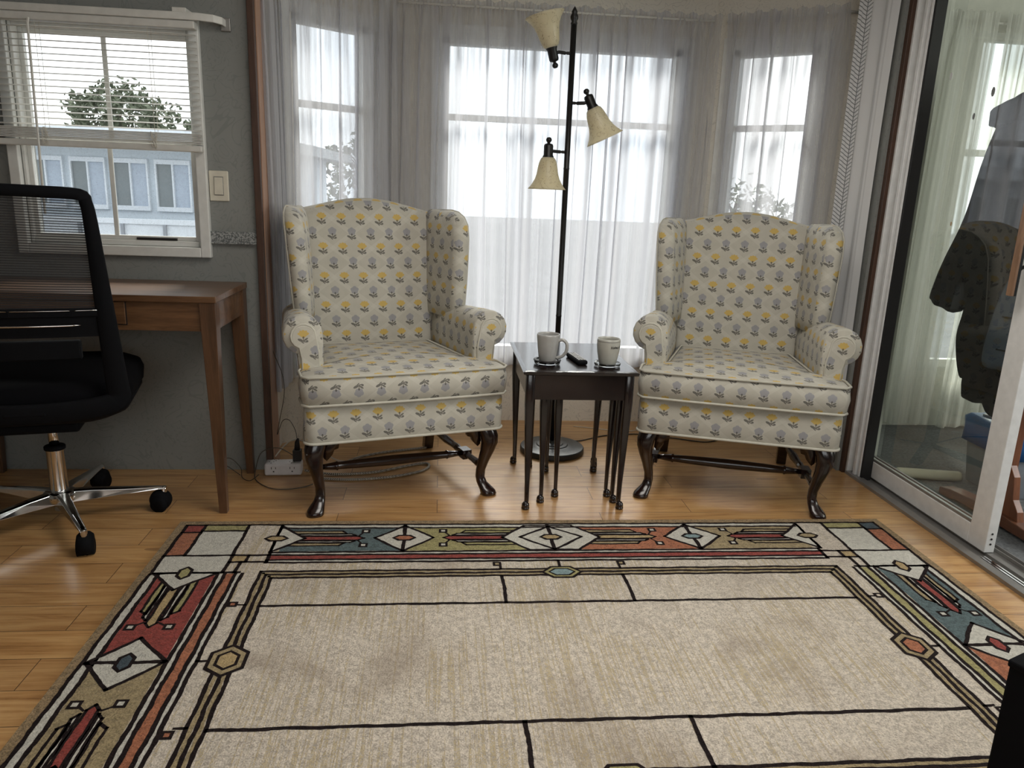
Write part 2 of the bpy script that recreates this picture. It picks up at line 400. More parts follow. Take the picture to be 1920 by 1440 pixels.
class B:
    """collects pieces of ONE part"""
    def __init__(s): s.v = []; s.f = []; s.uv = None
    def add(s, v, f):
        k = len(s.v); s.v += [Vector(q) for q in v]; s.f += [tuple(i+k for i in q) for q in f]; return s
    def box(s, x0, x1, y0, y1, z0, z1, rz=0, piv=None):
        v = [Vector((x, y, z)) for z in (z0, z1) for y in (y0, y1) for x in (x0, x1)]
        if rz:
            p = Vector(piv) if piv else Vector(((x0+x1)/2, (y0+y1)/2, 0)); R = Matrix.Rotation(rz, 3, 'Z'); v = [R @ (q-p)+p for q in v]
        return s.add(v, [(0, 2, 3, 1), (4, 5, 7, 6), (0, 1, 5, 4), (2, 6, 7, 3), (0, 4, 6, 2), (1, 3, 7, 5)])
    def loft(s, rings, cap=True, close=False):
        n = len(rings[0]); v = [p for r in rings for p in r]; f = []
        m = len(rings)
        for i in range(m if close else m-1):
            a = i*n; b = ((i+1) % m)*n
            for j in range(n): k = (j+1) % n; f.append((a+j, a+k, b+k, b+j))
        if cap and not close: f.append(tuple(range(n-1, -1, -1))); f.append(tuple(range((m-1)*n, m*n)))
        return s.add(v, f)
    def lathe(s, prof, c=(0, 0, 0), axis=(0, 0, 1), n=28, cap=True):
        ax = Vector(axis).normalized(); q = Vector((0, 0, 1)).rotation_difference(ax); c = Vector(c)
        return s.loft([[c + q @ Vector((r*cos(2*pi*k/n), r*sin(2*pi*k/n), h)) for k in range(n)] for r, h in prof], cap)
    def tube(s, pts, r, n=10, cap=True, close=False):
        pts = [Vector(p) for p in pts]; rr = r if isinstance(r, (list, tuple)) else [r]*len(pts)
        rings = []; up = None; m = len(pts)
        for i, p in enumerate(pts):
            if close: t = (pts[(i+1) % m]-pts[i-1]).normalized()
            else: t = (pts[min(i+1, m-1)]-pts[max(i-1, 0)]).normalized()
            if up is None: up = Vector((0, 0, 1)) if abs(t.z) < .9 else Vector((1, 0, 0))
            a = (up - t*up.dot(t))
            if a.length < 1e-5: a = t.orthogonal()
            a.normalize(); up = a; b = t.cross(a)
            rings.append([p + rr[i]*(a*cos(2*pi*k/n)+b*sin(2*pi*k/n)) for k in range(n)])
        return s.loft(rings, cap, close)
    def obj(s, name, mat, parent=None, sm=False, bev=0, boxuv=False, sub=0, flipv=False, fix=True, seg=2, voff=0.0):
        o = link(name, s.v, s.f, mat, parent)
        if fix: fixn(o)
        if boxuv: _box(o, flipv, voff)
        if sm: smooth(o)
        if bev: bevel(o, bev, seg)
        if sub: subd(o, sub)
        return o
def _box(o, flipv, voff=0.0):
    me = o.data; l = me.uv_layers.new(name='UVMap'); me.update()
    for p in me.polygons:
        n = p.normal; ax = max(range(3), key=lambda i: abs(n[i])*(1.0 if i == 0 else (1.3 if i == 1 else .9)))
        for li in p.loop_indices:
            c = me.vertices[me.loops[li].vertex_index].co
            q = {0: (c.y*(1 if n.x > 0 else -1), c.z), 1: (c.x, c.z), 2: (c.x, c.y)}[ax]
            if ax == 1: q = (q[0]+.03, -q[1]+.455) if flipv else (q[0], q[1]+voff)
            l.data[li].uv = q
def catmull(P, k=8, close=False):
    P = [Vector(p) for p in P]; n = len(P); out = []
    for i in range(n if close else n-1):
        g = (lambda j: P[j % n]) if close else (lambda j: P[max(0, min(n-1, j))])
        a, b, c, d = g(i-1), g(i), g(i+1), g(i+2)
        for s_ in range(k):
            t = s_/k; out.append(.5*((2*b)+(c-a)*t+(2*a-5*b+4*c-d)*t*t+(3*b-a-3*c+d)*t**3))
    if not close: out.append(P[-1])
    return out
def lerp(a, b, t): return a+(b-a)*t
def rrect(w, d, r, n=4, cx=0, cy=0):
    pts = []
    for (sx, sy, a0) in ((1, 1, 0), (-1, 1, pi/2), (-1, -1, pi), (1, -1, 3*pi/2)):
        for k in range(n+1):
            a = a0+k*pi/2/n; pts.append((cx+sx*(w/2-r)+r*cos(a), cy+sy*(d/2-r)+r*sin(a)))
    return pts

def tag(o, label=None, cat=None, group=None, kind=None):
    if label: o['label'] = label
    if cat: o['category'] = cat
    if group: o['group'] = group
    if kind: o['kind'] = kind
    return o
def thing(name, label, cat, loc=(0, 0, 0), rz=0, group=None):
    o = bpy.data.objects.new(name, None); COL.objects.link(o); o.location = loc; o.rotation_euler = (0, 0, rz)
    o.empty_display_size = .1
    return tag(o, label, cat, group)
def struct(o): o['kind'] = 'structure'; return o
def copy_tree(o, parent=None):
    c = o.copy(); COL.objects.link(c); c.parent = parent
    for ch in [q for q in bpy.data.objects if q.parent == o]: copy_tree(ch, c)
    return c

# ------------------------------------------------------------------ the room
CE = 2.15
struct(B().box(-2.5, 1.735, -1.9, 3.72, -.05, 0).obj('floor', M['floor']))
struct(B().box(-2.6, 1.84, -2.0, 3.75, CE, CE+.05).obj('ceiling', M['ceil']))
struct(B().box(-2.6, -2.5, -1.9, 3.0, 0, CE).obj('wall_left', M['wallpaper']))
WX0, WX1, WZ0, WZ1 = -1.462, -.868, .865, 1.608      # rough opening of window_1
struct(B().box(-2.5, WX0, 2.9, 3.0, 0, CE).box(WX1, -.668, 2.9, 3.0, 0, CE).box(WX0, WX1, 2.9, 3.0, 0, WZ0)
       .box(WX0, WX1, 2.9, 3.0, WZ1, CE).obj('wall_back', M['wallpaper']))
struct(B().box(-2.5, -.8, -1.9, -1.8, 0, CE).box(1.5, 1.74, -1.9, -1.8, 0, CE).box(-.8, 1.5, -1.9, -1.8, 0, .7)
       .box(-.8, 1.5, -1.9, -1.8, 2.0, CE).obj('wall_front', M['wallpaper']))
struct(B().box(1.74, 1.84, -1.9, .95, 0, CE).box(1.74, 1.84, .95, 2.9, 2.02, CE).obj('wall_right', M['wallpaper']))
# bay walls: side returns and three facets with openings
def facet(a, b, o0, o1, z0, z1, name):
    """wall from a to b (plan), opening between distances o0..o1, heights z0..z1; outside is to the left of a->b"""
    a = Vector((*a, 0)); b = Vector((*b, 0)); d = (b-a).normalized(); L = (b-a).length; nrm = Vector((-d.y, d.x, 0))
    T = .08; bb = B()
    for (s0, s1, zz0, zz1) in ((-.0, o0, 0, CE), (o1, L, 0, CE), (o0, o1, 0, z0), (o0, o1, z1, CE)):
        v = [a+d*s_+nrm*t+Vector((0, 0, z)) for z in (zz0, zz1) for t in (0, T) for s_ in (s0, s1)]
        bb.add(v, [(0, 2, 3, 1), (4, 5, 7, 6), (0, 1, 5, 4), (2, 6, 7, 3), (0, 4, 6, 2), (1, 3, 7, 5)])
    struct(bb.obj(name, M['baywall']))
    return a, d, nrm
def baywall():
    t = NT('cream_scroll_wallpaper'); v = t.coord()
    n1 = t.noise(7, 2, v, 2.6)
    l1 = t.ma('LESS_THAN', t.ma('ABSOLUTE', t.ma('SUBTRACT', t.ma('FRACT', t.ma('MULTIPLY', n1, 9)), .5)), .06)
    c = t.mix(t.noise(3, 3, v), (.62, .58, .50), (.70, .66, .58)); c = t.mix(t.ma('MULTIPLY', l1, .4), c, (.34, .32, .29))
    t.set(Base_Color=c, Roughness=.75); return t.m
M['baywall'] = baywall()
BZ0, BZ1, BM = .35, 1.755, 1.425
def bay_window(a, d, nrm, o0, o1, name):
    fr = B(); q = lambda s_, t, z: a+d*s_+nrm*t+Vector((0, 0, z))
    def bar(bb, s0, s1, z0, z1, t0=.0, t1=.06):
        v = [q(s_, t, z) for z in (z0, z1) for t in (t0, t1) for s_ in (s0, s1)]
        bb.add(v, [(0, 2, 3, 1), (4, 5, 7, 6), (0, 1, 5, 4), (2, 6, 7, 3), (0, 4, 6, 2), (1, 3, 7, 5)])
    w = .028
    bar(fr, o0, o0+w, BZ0, BZ1); bar(fr, o1-w, o1, BZ0, BZ1); bar(fr, o0, o1, BZ0, BZ0+w); bar(fr, o0, o1, BZ1-w, BZ1)
    bar(fr, o0, o1, BM-.014, BM+.012, .015, .05)
    # casing on the room side
    for z0, z1, s0, s1 in ((BZ0-.06, BZ0, o0-.05, o1+.05), (BZ1, BZ1+.05, o0-.05, o1+.05), (BZ0, BZ1, o0-.05, o0), (BZ0, BZ1, o1, o1+.05)):
        bar(fr, s0, s1, z0, z1, -.012, 0)
    f = struct(fr.obj(name, M['white']))
    g = B(); bar(g, o0+w, o1-w, BZ0+w, BM, .03, .034); bar(g, o0+w, o1-w, BM, BZ1-w, .03, .034)
    g.obj('pane', M['pane'], f)
A1, A2, A3, A4 = (-.68, 3.225), (-.20, 3.60), (1.22, 3.60), (1.70, 3.225)
L12 = .609
args = facet(A1, A2, .10, .46, BZ0, BZ1, 'wall_bay_left'); bay_window(*args, .10, .46, 'window_2')
args = facet(A2, A3, .20, 1.28, BZ0, BZ1, 'wall_bay_center'); bay_window(*args, .20, 1.28, 'window_3')
args = facet(A3, A4, .10, .47, BZ0, BZ1, 'wall_bay_right'); bay_window(*args, .10, .47, 'window_4')
struct(B().box(-.76, -.68, 3.0, 3.26, 0, CE).obj('wall_bay_left_return', M['baywall']))
struct(B().box(1.70, 1.80, 2.908, 3.26, 0, CE).obj('wall_bay_right_return', M['wallpaper']))
# wood jamb and brown trim round the mouth of the bay
struct(B().box(-.668, -.643, 2.90, 3.0, 0, CE).obj('trim_1', M['jambwood']))
struct(B().box(-.670, -.646, 2.878, 2.9, 0, CE).obj('trim_2', M['trim'], bev=.002))
struct(B().box(1.712, 1.728, 2.886, 2.910, 0, CE).obj('trim_3', M['trim'], bev=.002))

# window_1 : white casing, two sashes, muntin
w1 = B(); y0 = 2.875
w1.box(WX0-.035, WX0, y0, 2.9, WZ0-.035, WZ1+.03).box(WX1, WX1+.035, y0, 2.9, WZ0-.035, WZ1+.03)
w1.box(WX0, WX1, y0, 2.9, WZ0-.035, WZ0).box(WX0, WX1, y0, 2.9, WZ1, WZ1+.03)
w1.box(WX0, WX0+.012, 2.9, 2.97, WZ0, WZ1).box(WX1-.012, WX1, 2.9, 2.97, WZ0, WZ1).box(WX0+.012, WX1-.012, 2.9, 2.97, WZ0, WZ0+.02).box(WX0+.012, WX1-.012, 2.9, 2.97, WZ1-.02, WZ1)
win1 = struct(w1.obj('window_1', M['white'], bev=.003))
MZ = 1.235
def sash(z0, z1, y, mat, name):
    b = B(); x0, x1 = WX0+.012, WX1-.012; w = .015
    b.box(x0, x0+w, y, y+.02, z0, z1).box(x1-w, x1, y, y+.02, z0, z1).box(x0+w, x1-w, y, y+.02, z0, z0+w).box(x0+w, x1-w, y, y+.02, z1-w, z1)
    b.box(-1.182, -1.166, y+.006, y+.014, z0+w, z1-w)
    s_ = b.obj('sash', M['white'], win1, bev=.002)
    B().box(x0+w, x1-w, y+.008, y+.012, z0+w, z1-w).obj('pane', mat, s_)
sash(WZ0+.02, MZ, 2.915, M['dusty'], 0); sash(MZ-.018, WZ1-.02, 2.94, M['pane'], 1)
B().box(-1.10, -.96, 2.905, 2.914, WZ0+.021, WZ0+.03).obj('lift_rail', M['ink'], win1)

# venetian blind, half raised
bl = thing('venetian_blind', 'white horizontal slat blind half raised over the upper left window', 'window blind', (-1.19, 2.855, 1.6))
X0, X1 = -.40, .357
B().box(X0, X1, -.02, .02, -.005, .02).obj('headrail', M['blind'], bl, bev=.003)
nsl = 16
for k in range(nsl):
    z = -.022-k*.0205
    b = B(); P = [(-.0125, -.0015), (0, .0012), (.0125, -.0015)]
    b.loft([[(x, y, z+zz+y*.15) for (y, zz) in P]+[(x, y, z+zz-.0008+y*.15) for (y, zz) in reversed(P)] for x in (X0+.004, X1-.004)])
    b.obj('slat', M['blind'], bl)
st = B()
for k in range(7): st.box(X0+.002, X1-.002, -.0135, .0135, -.345-k*.0052, -.3415-k*.0052)
st.obj('stacked_slats', M['blind'], bl)['kind'] = 'stuff'
B().box(X0, X1, -.014, .014, -.402, -.381).obj('bottom_rail', M['blind'], bl, bev=.004)
for x in (-.154, .204):
    b = B(); b.tube([(x, -.015, 0), (x, -.015, -.40)], .0008, 5); b.tube([(x, .015, 0), (x, .015, -.40)], .0008, 5)
    b.obj('ladder_cord', M['cordw'], bl)
    b = B(); random.seed(int(x*100)+50)
    for q in range(5):
        b.tube(catmull([(x+random.uniform(-.012, .012), -.018-random.uniform(0, .006), random.uniform(-.40, -.34)) for _ in range(5)], 5), .001, 5)
    b.obj('gathered_cord', M['cordw'], bl)
B().tube([(-.166, -.026, .0), (-.168, -.030, -.02), (-.176, -.036, -.63)], .0045, 6).obj('tilt_wand', M['blind'], bl)
# white curtain rod over it
rd = thing('curtain_rod', 'white curved end curtain rod above the slat blind', 'curtain rod', (-1.2, 2.83, 1.632))
b = B()
def flatrod(b, pts, h, t):
    rings = []
    for i, p in enumerate(pts):
        p = Vector(p); tg = (Vector(pts[min(i+1, len(pts)-1)])-Vector(pts[max(0, i-1)])).normalized(); n = Vector((-tg.y, tg.x, 0)).normalized()
        rings.append([p+n*t*sx+Vector((0, 0, h*sz)) for sx, sz in ((-1, -1), (1, -1), (1, 1), (-1, 1))])
    b.loft(rings)
flatrod(b, [(-1.1, 0, 0), (.38, 0, 0), (.43, .008, -.002), (.452, .03, -.004), (.456, .07, -.006)], .012, .003)
b.obj('rod', M['blind'], rd, sm=True, bev=.002)
B().box(.30, .345, .0, .07, -.004, .026).obj('bracket', M['blind'], rd, bev=.002)
B().box(.44, .472, .058, .07, -.03, .012).obj('end_bracket', M['dull'], rd, bev=.002)

# wallpaper border piece
br = B().box(-.836, -.671, 2.886, 2.9, .888, .926).box(-.836, -.671, 2.882, 2.9, .882, .888).obj('wall_border', M['border'], bev=.001)
tag(br, 'short speckled grey border strip on wall right of the window', 'wall border')
sw = thing('light_switch', 'cream rocker light switch on the wallpaper beside the window', 'light switch', (-.797, 2.9, 1.086))
B().box(-.034, .034, -.007, 0, -.053, .053).obj('cover_plate', M['beigeedge'], sw, bev=.004)
b = B(); b.box(-.0165, .0165, -.0078, -.007, -.033, .033); b.obj('recess', M['dull'], sw)
b = B().add([(-.0145, -.0078, -.03), (.0145, -.0078, -.03), (-.0145, -.0125, -.03), (.0145, -.0125, -.03), (-.0145, -.0078, .03), (.0145, -.0078, .03), (-.0145, -.009, .03), (.0145, -.009, .03)],
            [(0, 1, 3, 2), (4, 6, 7, 5), (0, 2, 6, 4), (1, 5, 7, 3), (2, 3, 7, 6), (0, 4, 5, 1)]); b.obj('rocker', M['beigeedge'], sw, bev=.001)
# ------------------------------------------------------------------ curtains
def curtain(name, path, ztop, zbot, fold, mat, label, seed=1, amp=.02, group=None, header=True, flat=0, density=3.0):
    """cloth hung along a plan path; real folds, gathered header above the rod pocket"""
    random.seed(seed); P = [Vector((*p, 0)) for p in path]
    seg = [(P[i+1]-P[i]).length for i in range(len(P)-1)]; L = sum(seg)
    def at(s_):
        for i, l in enumerate(seg):
            if s_ <= l or i == len(seg)-1:
                d = (P[i+1]-P[i]).normalized(); return P[i]+d*s_, Vector((-d.y, d.x, 0))
            s_ -= l
    nx = int(L/.0045); nz = 46
    ph = [random.uniform(0, 2*pi) for _ in range(6)]
    # piecewise-warped phase gives uneven folds
    knots = [0]; 
    while knots[-1] < L: knots.append(knots[-1]+fold*random.uniform(.55, 1.6))
    drift = [random.uniform(-.012, .012) for _ in knots]; sharp = [random.uniform(.35, 1) for _ in knots]
    def phase(s_):
        for i in range(len(knots)-1):
            if knots[i] <= s_ < knots[i+1]: return i+(s_-knots[i])/(knots[i+1]-knots[i]), sharp[i]
        return len(knots), 1
    V = []; UV = []
    for j in range(nz+1):
        t = j/nz; z = lerp(ztop, zbot, t)
        k0 = min(1, t/.10)
        for i in range(nx+1):
            s_ = L*i/nx; k = k0*(.12 if s_ < flat else 1)
            sh = .010*sin(s_*9+ph[0])*t+.007*sin(s_*23+ph[1])*t
            p, n = at(min(L, max(0, s_+sh)))
            q, shp = phase(min(L-.001, max(0, s_+.010*sin(3*t+s_*5+ph[2]))))
            f = sin(2*pi*q)*shp+.35*sin(4*pi*q+ph[3]+t*1.2)
            g = sin(s_*2*pi/.013+ph[4])*.5+sin(s_*2*pi/.021+ph[5])*.5
            off = lerp(.007, amp, k**.8)*f*lerp(.35, 1, k)+.0035*g*(1-k)+.0012*g*(1-.5*k)+.004*sin(s_*70+t*2)*k
            if header and t < .035: off += .004*sin(s_*2*pi/.017)
            p = p+Vector((n.y, -n.x, 0))*(.021*shp*sin(2*pi*q+.6*t)*k+.004*sin(s_*90)*k); w = p+n*(off); zz = z+(.006*sin(s_*2*pi/.06+ph[4])+.004*g if header and j == 0 else 0)
            if j == nz: zz += .006*sin(s_*11+ph[1])
            V.append((w.x, w.y, zz)); UV.append((s_*density, zz))
    F = [(j*(nx+1)+i, j*(nx+1)+i+1, (j+1)*(nx+1)+i+1, (j+1)*(nx+1)+i) for j in range(nz) for i in range(nx)]
    o = link(name, V, F, mat, smooth=True, uvs=UV)
    return tag(o, label, 'curtain', group)
def off(p, q, d):   # shift a segment into the room
    a = Vector((*p, 0)); b = Vector((*q, 0)); t = (b-a).normalized(); n = Vector((t.y, -t.x, 0))*d
    return (a+n)[:2], (b+n)[:2]
ZT = 1.895
cu = 'sheer curtains in the window bay'
a0, b0 = off(A1, A2, .05)
curtain('sheer_curtain', [(-.64, 2.955), (-.625, 3.235), (b0[0]-.03, b0[1]-.03)], ZT, .30, .075, M['sheer'],
        'sheer white curtain over the left angled bay window, behind the left armchair', 3, .016)
curtain('sheer_curtain', [(-.20, 3.535), (1.20, 3.535), (1.222, 3.522)], ZT, .30, .08, M['sheer'],
        'widest sheer white curtain, over the middle bay window behind the floor lamp', 5, .018)
a0, b0 = off(A3, A4, .05)
curtain('sheer_curtain', [(1.238, 3.507), (b0[0]-.03, b0[1]+.02)], ZT, .30, .08, M['sheer'],
        'sheer white curtain over the right angled bay window beside the herringbone drape', 9, .016)
for pts, lb in (([(-.66, 2.96), (-.63, 3.22), (-.245, 3.522)], 'white curtain rod carrying the left sheer in the bay'),
                ([(-.20, 3.575), (-.19, 3.535), (1.19, 3.535), (1.20, 3.575)], 'white curtain rod carrying the wide middle sheer'),
                ([(1.245, 3.525), (1.63, 3.225), (1.69, 3.225)], 'white curtain rod carrying the right sheer beside the drape')):
    b = B(); b.tube([(x, y, 1.868) for x, y in pts], .0055, 8)
    tag(b.obj('curtain_rod', M['blind'], sm=True), lb, 'curtain rod')
dr = curtain('herringbone_drape', [(1.600, 3.065), (1.660, 3.045), (1.668, 3.0), (1.682, 2.94)], CE-.02, .02, .055, M['drape'],
             'grey and white herringbone drape hanging at the right end of the bay', 4, .012, header=False, flat=.06, density=1.0)
for nm, x, y, lb in (('wall_block', -.672, 3.09, 'small cream block on the bay side wall behind the left chair wing'),
                     ('wall_block', 1.692, 3.13, 'small cream block on the bay wall behind the right chair wing')):
    s_ = 1 if x < 0 else -1
    o = B().box(min(x, x+s_*.028), max(x, x+s_*.028), y-.04, y+.04, .96, 1.075).obj(nm, M['beigeedge'], bev=.003); tag(o, lb, 'wall block')
# ------------------------------------------------------------------ sliding door in the right wall and the sunroom behind
fr = B()
for y0_, y1_, x0_, x1_ in ((2.876, 2.906, 1.728, 1.788), (2.828, 2.845, 1.735, 1.786), (2.805, 2.817, 1.742, 1.786)): fr.box(x0_, x1_, y0_, y1_, .0, 2.02)
B().box(1.746, 1.787, 2.792, 2.806, .0, 2.0).obj('door_frame_dark_gap', M['blackgap'])['kind'] = 'structure'  # black strip standing in for the deep dark gap between frame and door
fr.box(1.762, 1.786, 2.812, 2.88, 0, 2.02).box(1.722, 1.86, .95, 2.885, 2.0, 2.03)
fr.box(1.722, 1.86, .92, .95, 0, 2.03)
struct(fr.obj('door_frame', M['whitemetal'], bev=.002))
sl = B().box(1.722, 1.755, .95, 2.88, -.01, .012).box(1.80, 1.87, .95, 2.88, -.01, .01).box(1.755, 1.80, .95, 2.88, -.01, .0)
sl.box(1.838, 1.842, .95, 2.88, .01, .022).box(1.86, 1.864, .95, 2.88, .01, .022)
tk = struct(sl.obj('door_sill', M['dull'], bev=.001))
B().box(1.762, 1.768, .95, 2.1, 0, .01).box(1.775, 1.781, .95, 2.1, 0, .01).obj('track', M['chrome'], tk)
door = thing('sliding_door', 'white framed sliding glass door standing partly open on the right', 'door', (1.79, 2.16, .012))
Y0, Y1 = -.04, .755; H = 1.98
B().box(0, .035, Y0, Y0+.082, 0, H).obj('stile', M['whitemetal'], door, bev=.002)
B().box(0, .035, Y1-.018, Y1, 0, H).obj('stile', M['whitemetal'], door, bev=.002)
B().box(0, .035, Y0+.082, Y1-.018, 0, .068).obj('bottom_rail', M['whitemetal'], door, bev=.002)
B().box(0, .035, Y0+.082, Y1-.018, H-.06, H).obj('top_rail', M['whitemetal'], door, bev=.002)
gk = B().box(.003, .03, Y1-.07, Y1-.018, .068, H-.06).obj('dark_gap', M['blackgap'], door)  # black strip drawn as the dark gap at the door's far edge
B().box(.004, .010, Y0+.082, Y1-.07, .068, .078).box(.004, .012, Y0+.082, Y1-.07, .086, .091).obj('glazing_bead', M['dull'], door)
B().box(.004, .012, Y1-.078, Y1-.070, .068, H-.06).obj('glazing_bead', M['dull'], door)
pn = B().box(.015, .019, Y0+.082, Y1-.07, .068, H-.06).obj('glass_pane', M['door'], door)
for yy, zz, s_, m_ in ((.335, 1.47, .016, 'sticker'), (.41, 1.40, .011, 'sticker'), (.57, 1.55, .013, 'paper'), (.43, 1.04, .008, 'tan')):
    n = 8; b = B(); b.loft([[(.0135-k*.0006, yy+s_*.55*cos(2*pi*i/n+.4), zz+s_*sin(2*pi*i/n+.4)) for i in range(n)] for k in (0, 1)])
    b.obj('sticker', M[m_], pn)
hd = B(); hd.tube(catmull([(0, .0, .93), (-.035, .0, .925), (-.045, .0, .90)], 4), .006, 8)
hd.tube(catmull([(0, .0, 1.05), (-.035, .0, 1.055), (-.045, .0, 1.08)], 4), .006, 8); hd.box(-.052, -.044, -.012, .012, .84, 1.125)
h_ = hd.obj('handle', M['blackmetal'], door, bev=.001)
B().box(-.060, -.052, -.012, .012, .84, 1.125).obj('wooden_grip', wood('handle_wood', (.16, .08, .04), (.28, .16, .09), 'z', 8, .4), h_, bev=.001)
b = B()
for z in (.03, .048, .066): b.lathe([(.0035, 0), (.0035, .002)], (.0175, Y0-.0015, z), (0, 1, 0), 10)
b.obj('screw', M['ink'], door)
struct(B().box(1.735, 4.4, -1.9, 3.75, -.06, -.012).obj('floor_sunroom', M['carpet']))
struct(B().box(1.84, 4.5, -2.0, 3.75, CE, CE+.05).obj('ceiling_sunroom', M['ceil']))
struct(B().box(1.80, 2.5, 3.62, 3.7, -.02, CE).box(3.6, 4.4, 3.62, 3.7, -.02, CE).box(2.5, 3.6, 3.62, 3.7, -.02, .30).box(2.5, 3.6, 3.62, 3.7, 1.92, CE).obj('wall_sunroom_back', M['sunwall']))
struct(B().box(4.3, 4.4, -1.9, 3.62, -.02, CE).obj('wall_sunroom_right', M['sunwall']))
struct(B().box(1.84, 4.4, -2.0, -1.9, -.02, CE).obj('wall_sunroom_front', M['sunwall']))
struct(B().box(1.83, 1.88, 2.92, 3.62, -.02, CE).obj('wall_sunroom_left', M['sunwall']))
wf = B()
for x0_, x1_ in ((2.5, 2.54), (3.03, 3.07), (3.56, 3.6)): wf.box(x0_, x1_, 3.64, 3.69, .30, 1.92)
for z0_, z1_ in ((.30, .34), (1.36, 1.39), (1.88, 1.92)): wf.box(2.54, 3.03, 3.645, 3.685, z0_, z1_).box(3.07, 3.56, 3.645, 3.685, z0_, z1_)
wv = struct(wf.obj('window_5', M['white'])); B().box(2.54, 3.56, 3.66, 3.664, .34, 1.88).obj('pane', M['pane'], wv)
curtain('sheer_curtain', [(1.92, 3.50), (2.50, 3.50)], 1.97, .03, .09, M['sheer2'], 'pale long curtain behind the door glass, nearest the herringbone drape', 12, .018)
curtain('sheer_curtain', [(2.54, 3.50), (2.86, 3.50)], 1.97, .02, .08, M['sheer2'], 'narrow pale curtain panel behind the hanging black coat', 13, .018)
curtain('sheer_curtain', [(2.84, 3.53), (3.7, 3.53)], 1.97, .10, .09, M['sheer2'], 'pale curtain behind the door glass above the blue bag bin', 14, .018)
b = B(); b.tube([(1.9, 3.52, 1.93), (3.75, 3.52, 1.93)], .006, 8); tag(b.obj('curtain_rod', M['blind'], sm=True), 'white curtain rod beyond the sliding door glass', 'curtain rod')

# clothes rack of red-brown wood
rk = thing('clothes_rack', 'red-brown wooden clothes rack on grey carpet beyond the sliding door', 'clothes rack', (2.05, 2.39, -.012))
def foot(x, nm='foot'):
    b = B(); pr = [(-.30, 0), (-.30, .028), (-.24, .04), (-.06, .055), (.06, .055), (.24, .04), (.30, .028), (.30, 0), (.24, 0), (.20, .012), (-.20, .012), (-.24, 0)]
    b.loft([[(x+dx, y, z) for y, z in pr] for dx in (-.03, .03)]); b.obj('foot', M['rackfoot'], rk, bev=.003)
    b = B(); b.loft([[(x-.02*w, -.02*w, z), (x+.02*w, -.02*w, z), (x+.02*w, .02*w, z), (x-.02*w, .02*w, z)] for z, w in ((.05, 1), (.62, .8), (1.62, .7))]); b.obj('post', M['rackwood'], rk, bev=.003)
    b = B(); pr = [(0, .05), (.085, .05), (.075, .085), (.045, .12), (.03, .20), (0, .24)]
    for sgn in (1, -1): b.loft([[(x+dx, sgn*(y+.015), z) for y, z in pr] for dx in (-.013, .013)])
    b.obj('brace', M['rackwood'], rk, bev=.002)
foot(0); foot(.95)
B().box(.03, .93, -.012, .012, .75, .785).obj('crossbar', M['rackwood'], rk, bev=.003)
b = B(); b.tube([(-.03, 0, 1.63), (.98, 0, 1.63)], .014, 12); b.obj('hanging_rail', M['rackwood'], rk, sm=True)

def garment(name, outline, x, th, mat, label, cat, y0, hook_y=None, parts=None):
    """hanging garment: (y,z) outline at distance x, given body thickness with rounded, wavy cloth"""
    bm_ = B(); P = catmull([(0, y, z) for y, z in outline], 5, True); cy = sum(p.y for p in P)/len(P); cz = sum(p.z for p in P)/len(P)
    rings = []
    for k, (dx, sc) in enumerate(((-.5, .90), (-.42, .975), (0, 1), (.42, .975), (.5, .90))):
        rings.append([(x+dx*th+.006*sin(p.y*45+k), cy+(p.y-cy)*sc, cz+(p.z-cz)*sc+(.003*sin(p.y*60) if p.z < cz else 0)) for p in P])
    bm_.loft(rings)
    r = thing(name, label, cat, (x, y0, 1.6)); 
    o = bm_.obj('body', mat, r, sm=True); o.location = (-x, -y0, -1.6)
    h = B(); yy = hook_y; h.tube(catmull([(0, yy-y0, outline[0][1]-1.6), (0, yy-y0, .0), (0, yy-y0+.012, .030), (0, yy-y0, .042), (0, yy-y0-.014, .03)], 4), .002, 6)
    h.obj('hanger_hook', M['chrome'], r, sm=True)
    return r
garment('black_coat', [(2.55, 1.545), (2.66, 1.55), (2.75, 1.53), (2.86, 1.50), (2.885, 1.475), (2.84, 1.45), (2.86, 1.36), (2.93, 1.12), (3.00, .92), (3.075, .745), (3.055, .715), (2.99, .70), (2.93, .69),
                       (2.90, .80), (2.87, .84), (2.84, .72), (2.85, .60), (2.83, .50), (2.80, .44), (2.76, .43), (2.75, .36), (2.66, .37), (2.56, .33), (2.42, .34), (2.34, .36), (2.30, .80), (2.25, 1.1), (2.24, 1.46), (2.42, 1.53)],
        2.12, .07, M['coat'], 'long black coat with one sleeve spread, hanging behind the door glass', 'coat', 2.55, 2.55)
vs = garment('quilted_vest', [(2.36, 1.22), (2.45, 1.18), (2.50, 1.06), (2.50, .98), (2.56, .86), (2.60, .70), (2.61, .55), (2.52, .53), (2.30, .52), (2.14, .54), (2.14, .80), (2.20, 1.0), (2.24, 1.16)],
             2.055, .05, M['vest'], 'slate blue quilted vest in front of the black coat behind glass', 'vest', 2.36, 2.36)
b = B()
for z in (.62, .74, .87, 1.0): b.tube([(2.0285, 2.19, z-.01), (2.0265, 2.36, z), (2.0285, 2.54, z-.008)], .003, 6)
o = b.obj('quilt_seam', M['coat'], vs, sm=True); o.location = (-2.055, -2.36, -1.6)
bn = thing('waste_bin', 'grey bin with a blue bag over its rim beyond the sliding door', 'bin', (2.34, 2.74, -.012))
b = B(); pr = [rrect(.24*s_, .30*s_, .04) for s_ in (.82, 1.0)]
b.loft([[(x, y, z) for x, y in p] for p, z in zip(pr, (0, .27))]); b.obj('body', M['bin'], bn, sm=True, bev=.004)
b = B(); random.seed(3)
